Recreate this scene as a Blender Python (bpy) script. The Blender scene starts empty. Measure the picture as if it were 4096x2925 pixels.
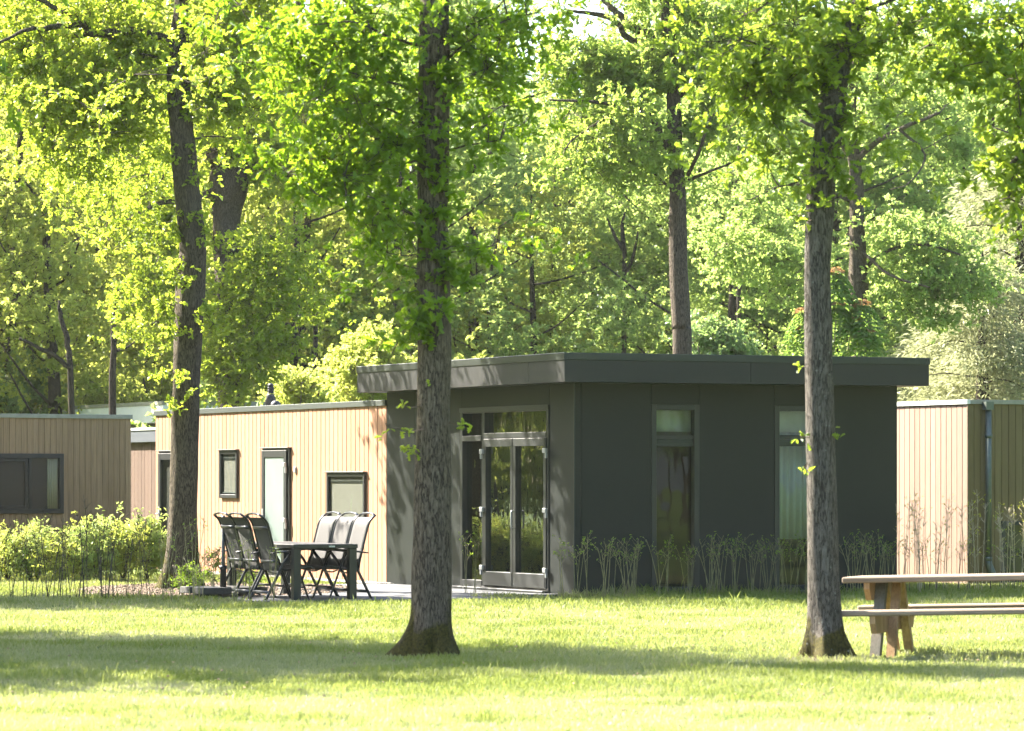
import bpy, bmesh, math, random
import numpy as np
from mathutils import Vector, Matrix, Quaternion

random.seed(7)
RNG = np.random.default_rng(7)
S = bpy.context.scene
COL = S.collection
R = math.radians

# ------------------------------------------------------------------ camera, sky, sun, exposure
F = 15500.0            # focal length in photograph pixels (photo is 4096 wide)
EYE = 1.57
HZ = 1919.0            # horizon row
cam_d = bpy.data.cameras.new('camera')
cam = bpy.data.objects.new('camera', cam_d)
COL.objects.link(cam)
S.camera = cam
cam.location = (0, 0, EYE)
cam.rotation_euler = (R(90), 0, 0)
cam_d.sensor_width = 36.0
cam_d.lens = F / 4096 * 36.0
cam_d.shift_y = (HZ - 1462.5) / 4096
cam_d.clip_start = 0.5
cam_d.clip_end = 2000
cam_d.dof.use_dof = True
cam_d.dof.focus_distance = 54
cam_d.dof.aperture_fstop = 5.0

SUN = Vector((-1.95, 1.25, 2.05)).normalized()
el = math.asin(SUN.z)
az = math.atan2(SUN.x, SUN.y)
world = bpy.data.worlds.new("World")
S.world = world
world.use_nodes = True
wn = world.node_tree
bg = wn.nodes['Background']
sky = wn.nodes.new('ShaderNodeTexSky')
sky.sky_type = 'NISHITA'
sky.sun_disc = False
sky.sun_elevation = el
sky.sun_rotation = az
sky.air_density = 0.8
sky.dust_density = 2.2
sky.ozone_density = 1.0
wn.links.new(sky.outputs[0], bg.inputs[0])
bg.inputs[1].default_value = 0.10
sl = bpy.data.lights.new('sun', 'SUN')
sl.energy = 5.0
sl.angle = R(0.53)
sl.color = (1.0, 0.92, 0.80)
so = bpy.data.objects.new('sun', sl)
COL.objects.link(so)
so.rotation_euler = SUN.to_track_quat('Z', 'Y').to_euler()
so.location = (0, 0, 60)

S.view_settings.view_transform = 'Standard'
S.view_settings.look = 'None'
S.view_settings.gamma = 1
S.view_settings.use_curve_mapping = False
S.view_settings.exposure = 2.95
S.render.engine = 'CYCLES'
cy = S.cycles
cy.max_bounces = 7
cy.diffuse_bounces = 4
cy.glossy_bounces = 3
cy.transmission_bounces = 4
cy.transparent_max_bounces = 8
cy.volume_bounces = 0
cy.caustics_reflective = False
cy.caustics_refractive = False
cy.sample_clamp_indirect = 6
cy.use_denoising = True
cy.use_adaptive_sampling = True
cy.adaptive_threshold = 0.02

# ------------------------------------------------------------------ photograph geometry
def P(x, y, Z):
    return Vector(((x - 2048) / F * Z, Z, EYE + (HZ - y) / F * Z))
def gz(y):                       # distance of a ground point seen at row y
    return F * EYE / (y - HZ)

TH = math.atan2(.4206, .9073)
U = Vector((.9073, .4206, 0)); V = Vector((-.4206, .9073, 0))
C0 = Vector((.827, 51.67, 0))
def v_at(px, u=0.0, base=C0):
    r = (px - 2048) / F
    b = base + U * u
    return (b.x - r * b.y) / (.4206 + .9073 * r)
def u_at(px, v=0.0, base=C0):
    r = (px - 2048) / F
    b = base + V * v
    return (r * b.y - b.x) / (.9073 - .4206 * r)
def zz(py, u, v, base=C0):
    Z = (base + U * u + V * v).y
    return EYE + (HZ - py) / F * Z

# ------------------------------------------------------------------ object helpers
def link(o, parent=None):
    COL.objects.link(o)
    if parent is not None:
        o.parent = parent
    return o
def tag(o, label=None, cat=None, group=None, kind=None):
    if label: o['label'] = label
    if cat: o['category'] = cat
    if group: o['group'] = group
    if kind: o['kind'] = kind
    return o
def thing(name, label, cat, loc=(0, 0, 0), rz=0, group=None):
    o = bpy.data.objects.new(name, None)
    o.empty_display_size = .2
    COL.objects.link(o)
    o.location = loc; o.rotation_euler = (0, 0, rz)
    return tag(o, label, cat, group)
def mesh_np(name, verts, faces, mat, parent=None, smooth=False, attrs=None):
    """verts (N,3); faces: (M,k) int array or list of lists"""
    me = bpy.data.meshes.new(name)
    verts = np.asarray(verts, dtype=np.float32)
    me.vertices.add(len(verts))
    me.vertices.foreach_set('co', verts.ravel())
    if isinstance(faces, np.ndarray):
        groups = [faces]
    elif len(faces) and isinstance(faces[0], np.ndarray):
        groups = faces
    else:
        groups = None
    if groups is not None:
        idx = np.concatenate([g.ravel() for g in groups]).astype(np.int32)
        tot = np.concatenate([np.full(len(g), g.shape[1]) for g in groups]).astype(np.int32)
    else:
        idx = np.array([i for f in faces for i in f], dtype=np.int32)
        tot = np.array([len(f) for f in faces], dtype=np.int32)
    st = np.concatenate([[0], np.cumsum(tot)[:-1]]).astype(np.int32)
    me.loops.add(len(idx)); me.loops.foreach_set('vertex_index', idx)
    me.polygons.add(len(tot)); me.polygons.foreach_set('loop_start', st)
    me.polygons.foreach_set('loop_total', tot)
    me.polygons.foreach_set('use_smooth', np.full(len(tot), smooth))
    if attrs:
        for k, a in attrs.items():
            at = me.attributes.new(k, 'FLOAT', 'POINT')
            at.data.foreach_set('value', np.asarray(a, dtype=np.float32))
    me.update(calc_edges=True)
    me.materials.append(mat)
    o = bpy.data.objects.new(name, me)
    return link(o, parent)

class MB:
    """collects boxes and tubes into one mesh"""
    def __init__(s): s.v = []; s.f = []; s.n = 0
    def add(s, v, f):
        s.v.append(np.asarray(v, dtype=float)); s.f += [[i + s.n for i in q] for q in f]; s.n += len(v)
        return s
    def box(s, x0, x1, y0, y1, z0, z1):
        v = [(x, y, z) for x in (x0, x1) for y in (y0, y1) for z in (z0, z1)]
        f = [(0, 1, 3, 2), (4, 6, 7, 5), (0, 4, 5, 1), (2, 3, 7, 6), (0, 2, 6, 4), (1, 5, 7, 3)]
        return s.add(v, f)
    def cbox(s, x0, x1, y0, y1, z0, z1, c=.006):
        """box with chamfered edges"""
        bm = bmesh.new()
        bmesh.ops.create_cube(bm, size=1)
        for q in bm.verts:
            q.co = Vector(((x0 + x1) / 2 + q.co.x * (x1 - x0), (y0 + y1) / 2 + q.co.y * (y1 - y0), (z0 + z1) / 2 + q.co.z * (z1 - z0)))
        bmesh.ops.bevel(bm, geom=bm.edges[:], offset=c, segments=1, affect='EDGES')
        bm.verts.index_update()
        v = [q.co[:] for q in bm.verts]; f = [[w.index for w in q.verts] for q in bm.faces]
        bm.free()
        return s.add(v, f)
    def tube(s, pts, rad, seg=8, sq=(1, 1), caps=True):
        v, f = tube(pts, rad, seg, sq)
        s.add(v, f)
        return s
    def prism(s, poly, ax, d0, d1):
        """poly: list of (a,b); ax: extrusion axis 0/1/2"""
        v = []
        for d in (d0, d1):
            for a, b in poly:
                q = [0, 0, 0]; q[ax] = d
                o = [i for i in range(3) if i != ax]
                q[o[0]] = a; q[o[1]] = b
                v.append(q)
        n = len(poly)
        f = [list(range(n)), list(range(2 * n - 1, n - 1, -1))] + [[i, (i + 1) % n, n + (i + 1) % n, n + i] for i in range(n)]
        return s.add(v, f)
    def build(s, name, mat, parent=None, smooth=False):
        v = np.concatenate(s.v)
        o = mesh_np(name, v, s.f, mat, parent, smooth)
        bm = bmesh.new(); bm.from_mesh(o.data)
        bmesh.ops.recalc_face_normals(bm, faces=bm.faces[:])
        bm.to_mesh(o.data); bm.free()
        return o

def tube(pts, rad, seg=6, sq=(1, 1)):
    pts = [Vector(p) for p in pts]
    n = len(pts)
    if not hasattr(rad, '__len__'): rad = [rad] * n
    v = []; f = []
    t0 = (pts[1] - pts[0]).normalized()
    ref = Vector((0, 0, 1)) if abs(t0.z) < .8 else Vector((0, 1, 0))
    nx = t0.cross(ref).normalized()
    for i, p in enumerate(pts):
        t = (pts[min(i + 1, n - 1)] - pts[max(i - 1, 0)]).normalized()
        nx = (nx - t * nx.dot(t)).normalized()
        ny = t.cross(nx)
        for k in range(seg):
            a = 2 * math.pi * (k + .5) / seg
            v.append((p + nx * math.cos(a) * rad[i] * sq[0] + ny * math.sin(a) * rad[i] * sq[1])[:])
    for i in range(n - 1):
        for k in range(seg):
            k2 = (k + 1) % seg
            f.append((i * seg + k, i * seg + k2, (i + 1) * seg + k2, (i + 1) * seg + k))
    f.append(tuple(range(seg - 1, -1, -1))); f.append(tuple((n - 1) * seg + k for k in range(seg)))
    return v, f

def copy_tree(o, parent=None):
    c = o.copy(); COL.objects.link(c)
    if parent is not None: c.parent = parent
    for ch in [q for q in o.children]:
        copy_tree(ch, c)
    return c

def spline(pts, n=6):
    """Catmull-Rom through a list of tuples (any dimension)"""
    a = np.array(pts, dtype=float)
    a = np.vstack([2 * a[0] - a[1], a, 2 * a[-1] - a[-2]])
    out = []
    for i in range(1, len(a) - 2):
        for t in np.arange(n) / n:
            p0, p1, p2, p3 = a[i - 1], a[i], a[i + 1], a[i + 2]
            out.append(.5 * (2 * p1 + (p2 - p0) * t + (2 * p0 - 5 * p1 + 4 * p2 - p3) * t * t + (3 * p1 - p0 - 3 * p2 + p3) * t ** 3))
    out.append(a[-2])
    return np.array(out)

_L = RNG.random((256, 256))
def vnoise(x, y, s=1.0, off=0.0):
    x = np.asarray(x) / s + 100.3 + off; y = np.asarray(y) / s + 57.7 + off * 1.7
    xi = np.floor(x).astype(int); yi = np.floor(y).astype(int)
    fx = x - xi; fy = y - yi
    fx = fx * fx * (3 - 2 * fx); fy = fy * fy * (3 - 2 * fy)
    g = lambda i, j: _L[i % 256, j % 256]
    return (g(xi, yi) * (1 - fx) + g(xi + 1, yi) * fx) * (1 - fy) + (g(xi, yi + 1) * (1 - fx) + g(xi + 1, yi + 1) * fx) * fy

# ------------------------------------------------------------------ materials
def newmat(name):
    m = bpy.data.materials.new(name); m.use_nodes = True
    nt = m.node_tree
    return m, nt, nt.nodes['Principled BSDF']
def N(nt, typ, **kw):
    n = nt.nodes.new(typ)
    for k, val in kw.items():
        if k.startswith('i_'):
            key = k[2:]
            key = int(key) if key.isdigit() else key.replace('_', ' ')
            n.inputs[key].default_value = val
        else: setattr(n, k, val)
    return n
def ramp(nt, stops, src=None, interp='LINEAR'):
    n = nt.nodes.new('ShaderNodeValToRGB')
    cr = n.color_ramp; cr.interpolation = interp
    while len(cr.elements) < len(stops): cr.elements.new(.5)
    for e, (p, c) in zip(cr.elements, stops):
        e.position = p
        e.color = (c, c, c, 1) if not hasattr(c, '__len__') else (*c, 1)
    if src is not None: nt.links.new(src, n.inputs[0])
    return n
def coords(nt, scale=(1, 1, 1), kind='Object'):
    tc = nt.nodes.new('ShaderNodeTexCoord')
    mp = nt.nodes.new('ShaderNodeMapping'); mp.inputs['Scale'].default_value = scale
    nt.links.new(tc.outputs[kind], mp.inputs[0])
    return mp.outputs[0]
def noise(nt, vec, scale, detail=4, rough=.55):
    n = nt.nodes.new('ShaderNodeTexNoise'); n.inputs['Scale'].default_value = scale
    n.inputs['Detail'].default_value = detail; n.inputs['Roughness'].default_value = rough
    nt.links.new(vec, n.inputs['Vector'])
    return n.outputs['Fac']
def mix(nt, fac, a, b, mode='MIX'):
    n = nt.nodes.new('ShaderNodeMix'); n.data_type = 'RGBA'; n.blend_type = mode
    for sock, val in ((0, fac), (6, a), (7, b)):
        if hasattr(val, 'node'): nt.links.new(val, n.inputs[sock])
        elif sock == 0: n.inputs[0].default_value = val
        else: n.inputs[sock].default_value = (*val, 1)
    return n.outputs[2]
def bump(nt, h, strength, dist=.01):
    b = nt.nodes.new('ShaderNodeBump'); b.inputs['Strength'].default_value = strength
    b.inputs['Distance'].default_value = dist
    nt.links.new(h, b.inputs['Height'])
    return b.outputs[0]

def m_plain(name, col, rough=.6, metal=0, var=.12, nscale=30, bstr=.15, spec=.5):
    m, nt, p = newmat(name)
    co = coords(nt)
    n = noise(nt, co, nscale, 5)
    n2 = noise(nt, co, nscale * .08, 3)
    d = tuple(c * (1 - var) for c in col); l = tuple(min(1, c * (1 + var)) for c in col)
    r1 = ramp(nt, [(.3, d), (.7, l)], n)
    c2 = mix(nt, ramp(nt, [(.35, 0), (.75, .35)], n2).outputs[0], r1.outputs[0], tuple(c * .8 for c in col))
    nt.links.new(c2, p.inputs['Base Color'])
    p.inputs['Roughness'].default_value = rough
    p.inputs['Metallic'].default_value = metal
    p.inputs['Specular IOR Level'].default_value = spec
    if bstr: nt.links.new(bump(nt, n, bstr, .002), p.inputs['Normal'])
    return m

def m_wood(name, cols, grain=(.55, 1.0), rough=.7, axis=2, streak=.5):
    """cols: two tints chosen per board"""
    m, nt, p = newmat(name)
    oi = nt.nodes.new('ShaderNodeObjectInfo')
    base = ramp(nt, [(0, cols[0]), (1, cols[1])], oi.outputs['Random'])
    add = nt.nodes.new('ShaderNodeVectorMath'); add.operation = 'ADD'
    sc = [60, 60, 60]; sc[axis] = 2.2
    co = coords(nt, tuple(sc))
    cmb = nt.nodes.new('ShaderNodeCombineXYZ')
    mul = N(nt, 'ShaderNodeMath', operation='MULTIPLY', i_1=91.0); nt.links.new(oi.outputs['Random'], mul.inputs[0])
    for i in range(3): nt.links.new(mul.outputs[0], cmb.inputs[i])
    nt.links.new(co, add.inputs[0]); nt.links.new(cmb.outputs[0], add.inputs[1])
    g = noise(nt, add.outputs[0], 1.0, 6, .6)
    g2 = noise(nt, add.outputs[0], .18, 3, .5)
    gr = ramp(nt, [(.3, grain[0]), (.6, grain[1])], g)
    c = mix(nt, .8, base.outputs[0], gr.outputs[0], 'MULTIPLY')
    c = mix(nt, ramp(nt, [(.45, 0), (.7, streak)], g2).outputs[0], c, tuple(q * .62 for q in cols[0]))
    nt.links.new(c, p.inputs['Base Color'])
    p.inputs['Roughness'].default_value = rough
    p.inputs['Specular IOR Level'].default_value = .3
    nt.links.new(bump(nt, g, .35, .003), p.inputs['Normal'])
    return m

def m_leaf(name, dark, light, trans, tfac=.45, gloss=.35, dead=None):
    m, nt, p = newmat(name)
    at = N(nt, 'ShaderNodeAttribute', attribute_name='tone')
    col = ramp(nt, [(0, dark), (1, light)], at.outputs['Fac'])
    c = col.outputs[0]
    if dead:
        c = mix(nt, ramp(nt, [(dead[1], 0), (dead[1] + .02, 1)], at.outputs['Fac']).outputs[0], c, dead[0])
    nt.links.new(c, p.inputs['Base Color'])
    p.inputs['Roughness'].default_value = .45
    p.inputs['Specular IOR Level'].default_value = gloss
    tr = nt.nodes.new('ShaderNodeBsdfTranslucent')
    tcol = ramp(nt, [(0, tuple(q * .75 for q in trans)), (1, trans)], at.outputs['Fac'])
    nt.links.new(tcol.outputs[0], tr.inputs['Color'])
    ms = nt.nodes.new('ShaderNodeMixShader'); ms.inputs[0].default_value = tfac
    nt.links.new(p.outputs[0], ms.inputs[1]); nt.links.new(tr.outputs[0], ms.inputs[2])
    nt.links.new(ms.outputs[0], nt.nodes['Material Output'].inputs['Surface'])
    return m

def m_bark(name, c1, c2, moss=.5, lichen=0.0, mossh=.5, scale=1.0):
    m, nt, p = newmat(name)
    co = coords(nt, (60 * scale, 60 * scale, 13 * scale))
    co2 = coords(nt)
    n1 = noise(nt, co, 1.0, 7, .62)
    mg = noise(nt, coords(nt, (46 * scale, 46 * scale, 7.0 * scale)), 1.0, 3, .5)
    r1 = N(nt, 'ShaderNodeMath', operation='SUBTRACT', i_1=.5); nt.links.new(mg, r1.inputs[0])
    r2 = N(nt, 'ShaderNodeMath', operation='ABSOLUTE'); nt.links.new(r1.outputs[0], r2.inputs[0])
    crack = ramp(nt, [(.0, 0), (.055, 1)], r2.outputs[0])
    fine = noise(nt, coords(nt, (60, 60, 34)), 1.0, 4, .6)
    col = ramp(nt, [(.3, c1), (.72, c2)], n1)
    c = mix(nt, crack.outputs[0], tuple(q * .50 for q in c1), col.outputs[0])
    c = mix(nt, .35, c, ramp(nt, [(.3, .55), (.7, 1.35)], fine).outputs[0], 'MULTIPLY')
    big = noise(nt, co2, 2.2, 4)
    # moss on the foot and in patches
    sep = nt.nodes.new('ShaderNodeSeparateXYZ'); nt.links.new(co2, sep.inputs[0])
    mr = N(nt, 'ShaderNodeMapRange'); nt.links.new(sep.outputs[2], mr.inputs[0])
    mr.inputs[1].default_value = 0; mr.inputs[2].default_value = mossh
    mr.inputs[3].default_value = .40; mr.inputs[4].default_value = 0
    a = N(nt, 'ShaderNodeMath', operation='ADD'); nt.links.new(big, a.inputs[0]); nt.links.new(mr.outputs[0], a.inputs[1])
    mm = ramp(nt, [(.66, 0), (.72, moss)], a.outputs[0])
    mossc = ramp(nt, [(.3, (.018, .016, .004)), (.7, (.085, .075, .012))], noise(nt, co2, 45, 3))
    c = mix(nt, mm.outputs[0], c, mossc.outputs[0])
    if lichen:
        vl = N(nt, 'ShaderNodeTexVoronoi'); vl.inputs['Scale'].default_value = 17; nt.links.new(co2, vl.inputs['Vector'])
        l1 = ramp(nt, [(.10, 1), (.2, 0)], vl.outputs['Distance'])
        l2 = ramp(nt, [(.48, 0), (.56, 1)], noise(nt, co2, 6, 2))
        l = mix(nt, 1.0, l1.outputs[0], l2.outputs[0], 'MULTIPLY')
        l = mix(nt, 1.0, l, (lichen, lichen, lichen), 'MULTIPLY')
        c = mix(nt, l, c, (.17, .175, .15))
    nt.links.new(c, p.inputs['Base Color'])
    p.inputs['Roughness'].default_value = .92
    p.inputs['Specular IOR Level'].default_value = .15
    h = mix(nt, .5, n1, crack.outputs[0])
    nt.links.new(bump(nt, h, 1.0, .022), p.inputs['Normal'])
    return m

def m_glass(name, tint=(.9, .95, .93), ior=1.75, wob=.02, rough=.0):
    m, nt, p = newmat(name)
    nt.nodes.remove(p)
    tr = nt.nodes.new('ShaderNodeBsdfTransparent'); tr.inputs[0].default_value = (*tint, 1)
    gl = nt.nodes.new('ShaderNodeBsdfGlossy'); gl.inputs['Roughness'].default_value = rough
    gl.inputs['Color'].default_value = (.95, 1, .97, 1)
    fr = nt.nodes.new('ShaderNodeFresnel'); fr.inputs[0].default_value = ior
    co = coords(nt, (1, 1, .6))
    b = bump(nt, noise(nt, co, 1.6, 2), wob, .2)
    nt.links.new(b, gl.inputs['Normal'])
    ms = nt.nodes.new('ShaderNodeMixShader')
    ge = nt.nodes.new('ShaderNodeNewGeometry')      # the far side of the sheet adds no total reflection
    inv = N(nt, 'ShaderNodeMath', operation='SUBTRACT', i_0=1.0); nt.links.new(ge.outputs['Backfacing'], inv.inputs[1])
    fm = N(nt, 'ShaderNodeMath', operation='MULTIPLY'); nt.links.new(fr.outputs[0], fm.inputs[0]); nt.links.new(inv.outputs[0], fm.inputs[1])
    nt.links.new(fm.outputs[0], ms.inputs[0]); nt.links.new(tr.outputs[0], ms.inputs[1]); nt.links.new(gl.outputs[0], ms.inputs[2])
    nt.links.new(ms.outputs[0], nt.nodes['Material Output'].inputs['Surface'])
    return m

M = {}
M['dark_panel'] = m_plain('dark_panel_board', (.0072, .0104, .0098), .5, spec=.28, var=.08, nscale=60, bstr=.05)
M['fascia'] = m_plain('fascia_board', (.0145, .0150, .0150), .55, spec=.4, var=.10, nscale=160, bstr=.25)
M['trim_green'] = m_plain('green_grey_metal_trim', (.016, .021, .018), .45, var=.06, nscale=40, bstr=.03)
M['frame'] = m_plain('anthracite_frame', (.0095, .0115, .0115), .42, var=.08, nscale=90, bstr=.06)
M['frame_light'] = m_plain('grey_frame', (.017, .019, .019), .45, var=.06, nscale=120, bstr=.08)
M['metal_trim'] = m_plain('grey_aluminium_trim', (.075, .085, .08), .42, metal=.3, var=.05, nscale=30, bstr=.02)
M['white_trim'] = m_plain('white_trim', (.55, .57, .54), .5, var=.05, nscale=12, bstr=.03)
M['stain_trim'] = m_plain('weathered_trim', (.24, .235, .185), .6, var=.15, nscale=9, bstr=.05)
M['white'] = m_plain('white_fascia', (.66, .68, .66), .6, var=.04, nscale=8, bstr=.02)
M['silver'] = m_plain('silver_hinge', (.30, .31, .31), .35, metal=.4, var=.03, nscale=30, bstr=0)
M['timber'] = m_wood('larch_boards', ((.280, .150, .088), (.350, .190, .116)), (.80, 1.05), .7, streak=.25)
M['brown_board'] = m_wood('weathered_brown_boards', ((.245, .155, .085), (.305, .198, .114)), (.65, 1.1), .8, streak=.4)
M['beige_board'] = m_wood('weathered_beige_boards', ((.200, .135, .098), (.25, .172, .128)), (.8, 1.05), .8, streak=.25)
M['tan_board'] = m_wood('tan_boards', ((.135, .102, .045), (.165, .128, .06)), (.8, 1.05), .8, streak=.25)
M['red_board'] = m_wood('red_brown_boards', ((.085, .052, .036), (.105, .066, .047)), (.8, 1.05), .8, streak=.25)
M['groove'] = m_plain('backing_board', (.030, .022, .016), .9, var=.1, bstr=0)
M['roof'] = m_plain('roof_felt', (.10, .10, .095), .9, var=.2, nscale=15, bstr=.3)
M['glass'] = m_glass('window_glass', ior=1.95, wob=.03)
M['glass_dark'] = m_glass('dim_window_glass', (.85, .88, .86), ior=1.5, wob=.03)
M['glass_front'] = m_glass('tall_window_glass', (.85, .9, .87), ior=1.45, wob=.02)
m, nt, p = newmat('frosted_glass'); M['frosted'] = m
p.inputs['Base Color'].default_value = (.30, .34, .32, 1); p.inputs['Roughness'].default_value = .25
nt.links.new(ramp(nt, [(.3, (.15, .19, .175)), (.7, (.20, .24, .22))], noise(nt, coords(nt), .8, 3)).outputs[0], p.inputs['Base Color'])
M['blind'] = m_plain('grey_blind', (.21, .185, .165), .8, var=.05, nscale=200, bstr=.1)
M['curtain'] = m_plain('cream_curtain', (.42, .37, .26), .9, var=.05, nscale=100, bstr=.1)
M['curtain_grey'] = m_plain('pale_grey_curtain', (.50, .50, .47), .9, var=.05, nscale=100, bstr=.1)
M['interior'] = m_plain('interior_wall', (.035, .035, .034), .9, var=.05, bstr=0)
M['interior_floor'] = m_plain('interior_floor', (.04, .032, .025), .6, var=.2, bstr=0)
M['mesh'] = m_plain('grey_textile', (.032, .031, .030), .75, var=.10, nscale=500, bstr=.3)
M['chair_metal'] = m_plain('black_chair_metal', (.007, .008, .010), .32, metal=.0, var=.1, nscale=60, bstr=.02)
M['chair_bar'] = m_plain('grey_chair_metal', (.045, .048, .055), .32, metal=.3, var=.1, nscale=60, bstr=.02)
M['table_metal'] = m_plain('dark_table_metal', (.008, .010, .009), .45, var=.1, nscale=90, bstr=.05)
M['table_top'] = m_wood('table_boards', ((.035, .030, .025), (.050, .042, .036)), (.8, 1.05), .6, axis=1)
M['label'] = m_plain('pale_label', (.55, .58, .55), .6, bstr=0)
M['ink'] = m_plain('label_ink', (.05, .06, .06), .6, bstr=0)
M['concrete'] = m_plain('concrete_tile', (.06, .058, .054), .9, var=.15, nscale=40, bstr=.3)
M['paving'] = m_plain('paving_concrete', (.075, .078, .082), .85, var=.14, nscale=30, bstr=.3)
M['plank_grey'] = m_wood('weathered_table_plank', ((.22, .17, .125), (.29, .23, .175)), (.6, 1.1), .85, axis=0, streak=.5)
M['plank_brown'] = m_wood('brown_timber', ((.32, .19, .09), (.40, .26, .13)), (.6, 1.1), .8, axis=2, streak=.6)
M['plank_grey_v'] = m_wood('grey_weathered_timber', ((.13, .125, .11), (.16, .15, .125)), (.6, 1.1), .85, axis=2, streak=.5)
M['downpipe'] = m_plain('galvanised_downpipe', (.10, .12, .10), .45, metal=.5, var=.15, nscale=12, bstr=.02)
M['black_plastic'] = m_plain('black_plastic', (.02, .02, .024), .5, var=.1, bstr=.02)
M['terracotta'] = m_plain('pale_pot', (.35, .30, .24), .8)
M['bark_mid'] = m_bark('oak_bark_brown', (.060, .046, .032), (.175, .145, .105), moss=.95, mossh=.75)
M['bark_left'] = m_bark('oak_bark_mossy', (.048, .038, .026), (.135, .112, .080), moss=.95, mossh=.9)
M['bark_right'] = m_bark('oak_bark_grey', (.058, .050, .042), (.150, .135, .115), moss=.9, lichen=.8, mossh=.55)
M['bark_red'] = m_bark('oak_bark_reddish', (.050, .039, .028), (.150, .122, .090), moss=.5, mossh=.3)
M['bark_far'] = m_bark('woodland_bark', (.030, .025, .019), (.085, .068, .05), moss=.2, mossh=.3)
M['twig'] = m_plain('twig_bark', (.07, .052, .035), .9, bstr=0)
M['stem_green'] = m_plain('green_stem', (.20, .19, .085), .8, var=.3, nscale=10, bstr=0)
M['stem_dark'] = m_plain('dark_stem', (.055, .05, .03), .8, var=.3, nscale=10, bstr=0)
M['stem_pale'] = m_plain('pale_stem', (.42, .36, .24), .8, var=.3, nscale=10, bstr=0)
G = dict(tfac=.5)
M['leaf_mid'] = m_leaf('oak_leaf_deep', (.034, .080, .008), (.070, .130, .012), (.40, .60, .03), .5)
M['leaf_left'] = m_leaf('oak_leaf_bright', (.050, .098, .014), (.095, .155, .022), (.55, .68, .06), .54)
M['leaf_t2'] = m_leaf('oak_leaf_fresh', (.050, .100, .016), (.095, .155, .024), (.54, .67, .06), .55, dead=((.16, .085, .04), .93))
M['leaf_mr'] = m_leaf('oak_leaf_cool', (.055, .105, .018), (.100, .165, .030), (.50, .65, .11), .53, gloss=.5)
M['leaf_r'] = m_leaf('oak_leaf_dark', (.040, .088, .012), (.080, .138, .018), (.45, .60, .05), .5)  # darker green leaf colour of the right-hand oaks
M['leaf_far'] = m_leaf('woodland_leaf', (.085, .165, .045), (.145, .245, .070), (.52, .66, .17), .59)
M['leaf_far_y'] = m_leaf('woodland_leaf_yellow', (.115, .175, .032), (.185, .250, .050), (.66, .72, .15), .60)
M['leaf_maple'] = m_leaf('maple_leaf', (.08, .15, .05), (.14, .23, .08), (.36, .50, .14), .45, gloss=.6)
M['needle'] = m_leaf('pale_conifer_needle', (.20, .235, .115), (.38, .38, .23), (.50, .52, .28), .42)
M['shrub'] = m_leaf('privet_leaf', (.24, .30, .05), (.40, .44, .10), (.70, .74, .14), .45, gloss=.7)
M['shrub2'] = m_leaf('laurel_leaf', (.20, .30, .07), (.34, .42, .13), (.64, .74, .20), .42, gloss=.8)
M['sapling_leaf'] = m_leaf('sapling_leaf', (.06, .13, .015), (.11, .20, .025), (.35, .5, .05), .45)
M['sapling_yellow'] = m_leaf('yellow_sapling_leaf', (.24, .27, .03), (.4, .4, .05), (.55, .55, .06), .45)
M['sumac'] = m_leaf('compound_leaf', (.05, .12, .02), (.09, .17, .03), (.3, .45, .08), .45)
M['orange_tip'] = m_leaf('orange_young_leaf', (.24, .15, .06), (.34, .22, .09), (.45, .25, .10), .35)
M['blade'] = m_leaf('grass_blade', (.088, .148, .012), (.48, .41, .32), (.37, .42, .10), .36, gloss=.06)
M['litter'] = m_plain('leaf_litter', (.10, .065, .04), .95, var=.5, nscale=25, bstr=.8)

m, nt, p = newmat('lawn_soil'); M['lawn'] = m
co = coords(nt)
n1 = noise(nt, co, 40, 6, .7); n2 = noise(nt, co, .35, 4)
c = ramp(nt, [(.3, (.045, .085, .014)), (.7, (.12, .16, .04))], n1).outputs[0]
c = mix(nt, ramp(nt, [(.5, 0), (.7, .4)], n2).outputs[0], c, (.17, .16, .08))
nt.links.new(c, p.inputs['Base Color']); p.inputs['Roughness'].default_value = .95
p.inputs['Specular IOR Level'].default_value = .1
nt.links.new(bump(nt, n1, .6, .03), p.inputs['Normal'])

# ------------------------------------------------------------------ ground
def sheet(name, xs, ys, z, mat, label=None):
    gx, gy = np.meshgrid(xs, ys)
    v = np.stack([gx.ravel(), gy.ravel(), np.full(gx.size, z)], 1)
    nx = len(xs); ny = len(ys)
    i = np.arange(nx * ny).reshape(ny, nx)
    f = np.stack([i[:-1, :-1].ravel(), i[:-1, 1:].ravel(), i[1:, 1:].ravel(), i[1:, :-1].ravel()], 1)
    o = mesh_np(name, v, f, mat)
    return tag(o, label=label, kind='structure')
sheet('ground', np.linspace(-600, 600, 13), np.linspace(-300, 1200, 16), 0, M['lawn'])

# ------------------------------------------------------------------ foliage engine
def half_leaf(pts):
    r = [(x, y, -.18 * abs(x) * 1.5 + .12 * y * (1 - y)) for x, y in pts]
    mid = [(0, y) for y in (0, 1)]
    return r
def leaf_proto(kind):
    if kind == 'oak':
        h = [(.02, .05), (.12, .17), (.05, .27), (.25, .36), (.09, .48), (.34, .62), (.14, .73), (.20, .93)]
    elif kind == 'mid':
        h = [(.20, .28), (.07, .42), (.33, .66), (.13, .90)]
    elif kind == 'lance':
        h = [(.10, .2), (.17, .5), (.08, .85)]
    elif kind == 'narrow':
        h = [(.07, .4)]
    else:
        h = [(.30, .55)]
    k = len(h)
    v = [(0, 0, 0)] + [(x, y, .30 * x) for x, y in h] + [(0, 1, -.12)] + [(-x, y, .30 * x) for x, y in reversed(h)]
    a = list(range(0, k + 2))
    b = [0] + list(range(k + 1, 2 * k + 2))
    v = np.array(v)
    v[:, 2] += .14 * np.sin(v[:, 1] * 2.6)
    return v, [a, b]
PROTO = {k: leaf_proto(k) for k in ('oak', 'mid', 'lance', 'narrow', 'far')}

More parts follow.
